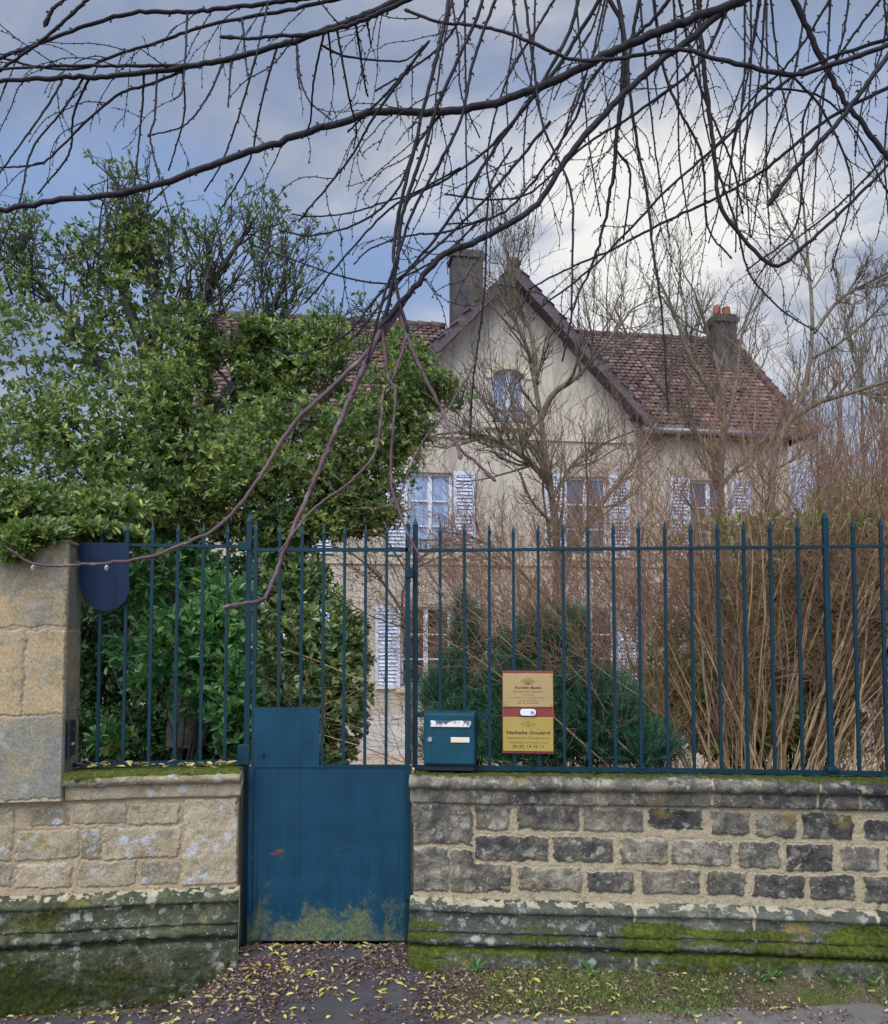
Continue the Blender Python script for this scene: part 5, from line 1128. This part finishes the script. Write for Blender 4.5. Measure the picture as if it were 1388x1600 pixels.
for pts_ in ([(105, 121), (75, 165), (0, 270), (-20, 300)], [(131, 121), (100, 170), (50, 235), (30, 320), (0, 385)], [(140, 120), (115, 180), (108, 240), (62, 300)], [(230, 117), (222, 170), (213, 270)], [(250, 115), (242, 185), (235, 215), (250, 280), (270, 350)],
             [(288, 110), (288, 180), (265, 262)], [(355, 98), (325, 150), (290, 195), (235, 212)], [(366, 90), (357, 165)], [(440, 75), (410, 155), (395, 235), (378, 275), (350, 320)], [(405, 80), (372, 185), (345, 258), (322, 295)], [(290, 20), (290, 85), (285, 140), (273, 155)],
             [(380, 30), (385, 100), (388, 122)], [(420, -5), (400, 90)], [(465, 70), (465, 110), (468, 135)], [(468, 80), (470, 125), (485, 160), (515, 185)], [(510, 50), (490, 130), (485, 190), (473, 215)], [(512, 70), (540, 88), (600, 95), (635, 93), (670, 65)], [(530, 60), (545, 150), (557, 200), (553, 230)], [(560, 45), (570, 130), (575, 150)], [(575, 30), (580, 72)], [(515, 50), (522, 130)]):
    branch(pts_, -1.9+rng.uniform(-.25, .25), 4.2, 2.6, int(rng.integers(0, 2)), tw_len=.16)
branch([(700, 95), (635, 110), (610, 140), (585, 165), (555, 195), (545, 205)], -2.0, 5, 3, 3)
branch([(670, 110), (585, 182), (545, 250), (480, 330), (468, 345)], -1.9, 5, 3, 2)
branch([(720, 262), (650, 300), (595, 318), (540, 334), (485, 338), (460, 335)], -2.0, 4, 2.5, 2)
branch([(690, 170), (650, 230), (625, 290), (590, 330), (545, 355), (485, 368), (440, 360)], -2.05, 5, 3, 2)
branch([(760, 340), (700, 362), (640, 368), (580, 388), (556, 410)], -2.0, 4, 2.5, 1)
branch([(760, 370), (690, 400), (625, 435), (595, 443), (530, 431), (470, 410), (400, 385)], -2.0, 4, 2.5, 2)
# central fan
branch([(1160, -10), (1090, 50), (1010, 115), (950, 172), (890, 242), (829, 328), (738, 380), (688, 402), (641, 456), (600, 505)], (-2.0, -2.3), 12, 10, 8, 'hub')
branch([(600, 505), (575, 560), (540, 640), (505, 720), (470, 800), (445, 860), (420, 925), (408, 938), (385, 943), (362, 947)], (-2.3, -2.5), 10, 7, 0, None, True, knob=True, drops=[(411, 946)])
branch([(641, 456), (600, 520), (540, 585), (470, 650), (440, 690), (400, 755), (350, 815), (300, 845), (230, 870), (160, 880), (60, 882), (20, 862)], (-2.3, -2.55), 9, 4.5, 0, None, True, drops=[(167, 887), (52, 887)])
branch([(620, 490), (650, 560), (690, 640), (715, 695), (740, 720), (768, 746)], -2.35, 7, 5, 0, None, True, knob=True)
branch([(690, 640), (712, 690), (718, 710)], -2.35, 5, 6, 0, None, True)
branch([(600, 515), (607, 590), (618, 612), (612, 700), (612, 755), (625, 800), (645, 850), (690, 925)], (-2.3, -2.4), 6, 3.5, 1, None, True, tw_len=.12)
branch([(640, 520), (615, 590), (600, 612), (595, 660), (585, 710), (545, 755), (490, 795), (440, 858)], (-2.3, -2.45), 5.5, 3.5, 0, None, True)
branch([(757, -10), (740, 40), (690, 150), (660, 240), (628, 340), (622, 400), (600, 505)], (-2.3, -2.3), 6, 7, 3, 'hub')
branch([(703, -10), (690, 60), (655, 200), (620, 350), (617, 430), (635, 510)], (-2.2, -2.35), 7, 6, 3, 'hub')
branch([(778, -10), (740, 95), (715, 200), (650, 320), (625, 390), (598, 470), (575, 560)], (-2.5, -2.5), 6, 5, 2, 'hub')
branch([(800, 230), (765, 300), (757, 460), (740, 590), (735, 680)], -2.1, 4, 3, 3, tw_len=.14)
branch([(860, 190), (760, 310), (673, 394), (630, 430), (590, 463), (551, 513), (515, 538), (470, 551), (415, 543)], (-2.1, -2.2), 6, 3, 3)
branch([(735, 560), (700, 640), (655, 700), (620, 790)], -2.3, 4, 3, 0, None, True)
branch([(905, -6), (890, 50), (839, 141), (760, 235), (688, 285), (600, 335), (480, 470)], (-1.9, -2.0), 7, 3, 5, 'hub')
branch([(940, -6), (875, 100), (814, 176), (753, 262), (688, 363), (640, 420), (560, 520)], (-1.8, -2.0), 8, 4, 5, 'hub')
branch([(1050, -6), (1016, 35), (930, 116), (895, 192), (819, 302), (764, 343), (700, 350)], (-1.8, -1.9), 7, 3, 5, 'hub')
branch([(1150, 30), (1091, 101), (1000, 172), (915, 227), (829, 300), (770, 312), (700, 304)], -1.9, 6, 3, 5)
branch([(1430, 110), (1388, 136), (1293, 187), (1192, 267), (1122, 308), (1036, 348), (960, 388), (880, 424), (830, 450)], (-1.7, -1.9), 7, 3, 6, 'hub')
branch([(1430, 45), (1388, 60), (1243, 116), (1127, 222), (1041, 298), (930, 414), (840, 484)], (-1.8, -1.9), 7, 3, 6, 'hub')
branch([(1420, 40), (1388, 85), (1313, 187), (1243, 262), (1208, 310)], -2.9, 9, 8, 0, 'hub', knob=True)
branch([(950, -6), (975, 60), (963, 227), (950, 323), (930, 403), (900, 470), (880, 560)], (-1.8, -1.9), 9, 3, 6, 'hub')
branch([(1000, -6), (985, 80), (970, 180), (962, 230), (985, 270), (975, 370)], -1.7, 7, 3, 5, 'hub')
branch([(1091, -6), (1096, 65), (1117, 252), (1127, 323), (1167, 378), (1212, 416), (1258, 383), (1344, 303), (1400, 245)], (-1.9, -1.9), 9, 5, 6, 'hub')
branch([(1238, -6), (1283, 91), (1323, 161), (1388, 247), (1430, 300)], -1.8, 10, 8, 4, 'hub')
branch([(640, 18), (688, 35), (764, 43), (824, 63), (890, 91), (950, 93), (1061, 78), (1117, 91), (1228, 116), (1293, 103), (1388, 70), (1440, 50)][::-1], (-2.4, -2.2), 9, 5, 3, 'hub')
branch([(1021, -6), (1036, 101), (1061, 171), (1096, 242), (1106, 353), (1140, 400)], -1.8, 6, 3, 5, 'hub')
branch([(965, -6), (975, 50), (990, 192), (1011, 303), (1021, 393), (1036, 504), (1044, 640)], (-1.9, -2.0), 7, 3, 5, 'hub')
branch([(1060, -6), (1092, 130), (1142, 250), (1160, 330)], -1.7, 5, 3, 4, 'hub')
branch([(1117, 252), (1150, 350), (1172, 429), (1222, 484), (1268, 514)], -1.8, 4.5, 2.5, 4)
branch([(1240, 120), (1290, 180), (1330, 290), (1300, 420)], -1.75, 4.5, 2.5, 4)
branch([(870, -6), (830, 60), (790, 130), (762, 240), (770, 330)], -1.9, 5, 3, 4, 'hub')
branch([(820, -6), (835, 110), (850, 200), (890, 290), (895, 360), (893, 480)], -2.2, 5, 3.5, 2, 'hub')
branch([(735, -6), (700, 60), (640, 110), (590, 140)], -1.8, 5, 3, 4, 'hub')
branch([(1300, -6), (1240, 90), (1180, 150), (1150, 200), (1140, 290)], -1.7, 5, 3, 4, 'hub')
branch([(1380, -6), (1330, 60), (1260, 170), (1256, 260), (1240, 360), (1170, 420)], -1.7, 5, 3, 5, 'hub')
branch([(1420, 200), (1370, 260), (1300, 330), (1210, 400), (1180, 440)], -1.6, 4.5, 2.5, 4, 'hub')
branch([(1440, 330), (1388, 300), (1340, 210), (1280, 150), (1180, 130)][::-1], -1.6, 4, 2.5, 3)
for k in range(28):       # finer hanging shoots at the upper right
    x = rng.uniform(690, 1400); y = -8; L = rng.uniform(130, 420); dx = rng.uniform(-90, 60)
    branch([(x, y), (x+dx*.25, y+L*.35), (x+dx*.7+rng.normal(0, 8), y+L*.7), (x+dx, y+L)], -1.7+rng.uniform(-.25, .4), 4.0, 2.4, int(rng.integers(1, 4)), 'hub' if y < 0 else None, tw_len=.2)

# ------------------------------------------------------------------ small ground things
def scatter(name, pts2, L, wl, mat_, label, cat, lift=.012, tilt=.25, tint=None):
    n = len(pts2); Z = gz(pts2[:, 0], pts2[:, 1])+lift+rng.random(n)*.008; P = np.stack([pts2[:, 0], pts2[:, 1], Z], -1)
    a = rng.random(n)*2*math.pi; D = np.stack([np.cos(a), np.sin(a), rng.normal(0, tilt*.6, n)], -1); Nn = unit(np.array([0, 0, 1.])+rng.normal(size=(n, 3))*tilt)
    o = leaves(name, P, D, Nn, L*rng.uniform(.55, 1.25, n), L*wl*rng.uniform(.7, 1.2, n), M[mat_], None, tint, curl=1.4); tag(o, label, cat, kind='stuff'); return o
def on_street(n, x0, x1, y0, y1, bias=1.0):
    u = rng.random(n); return np.stack([rng.uniform(x0, x1, n), y1-(y1-y0)*u**bias], -1)
pp = np.concatenate([on_street(330, -2.6, .1, -1.0, -.12), on_street(120, -1.15, -.2, -.35, .1), on_street(120, .0, 2.6, -.75, -.12, 1.2), on_street(60, -1.4, -.9, -.4, -.1), on_street(40, -.1, .8, -.6, -.3)])
wline = lambda X: np.where(X < -1.1, (X+1.12)*.14-.10, np.where(X > -.17, -(X+.17)*.0875-.09, .1))
ok = pp[:, 1] < wline(pp[:, 0]); pp = pp[ok]
scatter('fallen_leaves', pp, .044, .34, 'leaf_fallen', 'yellow fallen leaves scattered over the driveway and verge', 'fallen leaves', .014, .35, np.clip(rng.beta(2.2, 1.4, len(pp)), 0, 1))
q = np.concatenate([on_street(1500, -.1, 2.9, -.5, -.08, 1.3), on_street(1500, -2.4, -.6, -.75, -.1, 1.3), on_street(1900, -1.15, -.17, -.32, .1, 1.5), on_street(1400, -1.5, -.8, -.5, -.1, 1.4), on_street(500, -1.0, .0, -.7, -.2), on_street(2600, -.1, 2.6, -.75, -.08, 1.3), on_street(900, -.5, .5, -.5, -.08, 1.2)])
dens = fbm(np.stack([q[:, 0]*4, q[:, 1]*6, q[:, 0]*0], -1), 131); ok = (q[:, 1] < wline(q[:, 0])) & (dens > .40); q = q[ok]
scatter('leaf_litter', q, .020, .5, 'leaf_litter', 'brown crumbled leaf litter along the foot of the walls', 'leaf litter', .012, .6)
# grass and moss tufts on the verge
gp = on_street(52000, -.12, 3.4, -.56, -.07, 1.1); dens = fbm(np.stack([gp[:, 0]*3.2, gp[:, 1]*4.5, gp[:, 0]*0], -1), 137); ok = (gp[:, 1] < wline(gp[:, 0])) & (dens+.05*rng.normal(size=len(gp))-.25*sst(-.40, -.55, gp[:, 1])-.12*sst(.30, -.1, gp[:, 0]) > .43); gp = gp[ok]
n = len(gp); P = np.stack([gp[:, 0], gp[:, 1], gz(gp[:, 0], gp[:, 1])], -1); D = unit(np.array([0, 0, 1.])+rng.normal(size=(n, 3))*.75*np.array([1, 1, .2])); LL = rng.uniform(.010, .034, n)
o = leaves('grass', P, D, unit(rng.normal(size=(n, 3))), LL, np.full(n, .0022), M['grass']); tag(o, 'short mossy grass growing on the verge below the right wall', 'grass', kind='stuff')
# moss and leaves lying on the left coping
n = 70; u = rng.uniform(pu1+.05, -.04, n); y = rng.uniform(-.03, .10, n); P = np.array([WL.world(a, b, lc_t+.034) for a, b in zip(u, y)]); a = rng.random(n)*6.28
o = leaves('coping_leaves', P, np.stack([np.cos(a), np.sin(a), rng.normal(0, .2, n)], -1), unit(np.array([0, 0, 1.])+rng.normal(size=(n, 3))*.4), rng.uniform(.025, .06, n), rng.uniform(.01, .02, n), M['leaf_fallen'], None, rng.beta(1.5, 1.6, n)); tag(o, 'dead leaves lying on the mossy coping of the left wall', 'fallen leaves', kind='stuff')
# rosette weeds below the right wall
for k, (px, py, sz, lab) in enumerate(((740, 1500, .10, 'grassy tuft weed at the wall foot right of the gate'), (905, 1492, .12, 'spreading dandelion weed with dark dead leaves beneath, under the right wall'), (1245, 1492, .11, 'bright rosette weed below the moss patch'), (1283, 1484, .08, 'small upright weed at the wall foot beside the bright rosette'), (1172, 1508, .08, 'low green weed in the grass below the middle of the right wall'), (1190, 1545, .06, 'small weed out on the verge towards the road'))):
    r = ray(px, py); t = (1.69+.03)/-r[2]; p = CAM+r*t; p[1] = min(p[1], float(wline(p[0]))-.02); p[2] = float(gz(p[0], p[1]))
    n = 12 if k else 30; a = rng.random(n)*6.28; el_ = rng.uniform(.2, 1.0, n) if k else rng.uniform(.5, 1.3, n)
    D = np.stack([np.cos(a)*np.cos(el_), np.sin(a)*np.cos(el_), np.sin(el_)], -1); LL = sz*rng.uniform(.5, 1.1, n)
    o = leaves('weed', np.tile(rng.normal(size=(1, 3))*0, (n, 1))+rng.normal(size=(n, 3))*np.array([.008, .008, 0]), D, np.tile([0, 0, 1.], (n, 1))+rng.normal(size=(n, 3))*.2, LL, LL*(.28 if k else .06), M['weed'], None, rng.random(n)); o.location = p; tag(o, lab, 'weed', 'weeds on the verge')
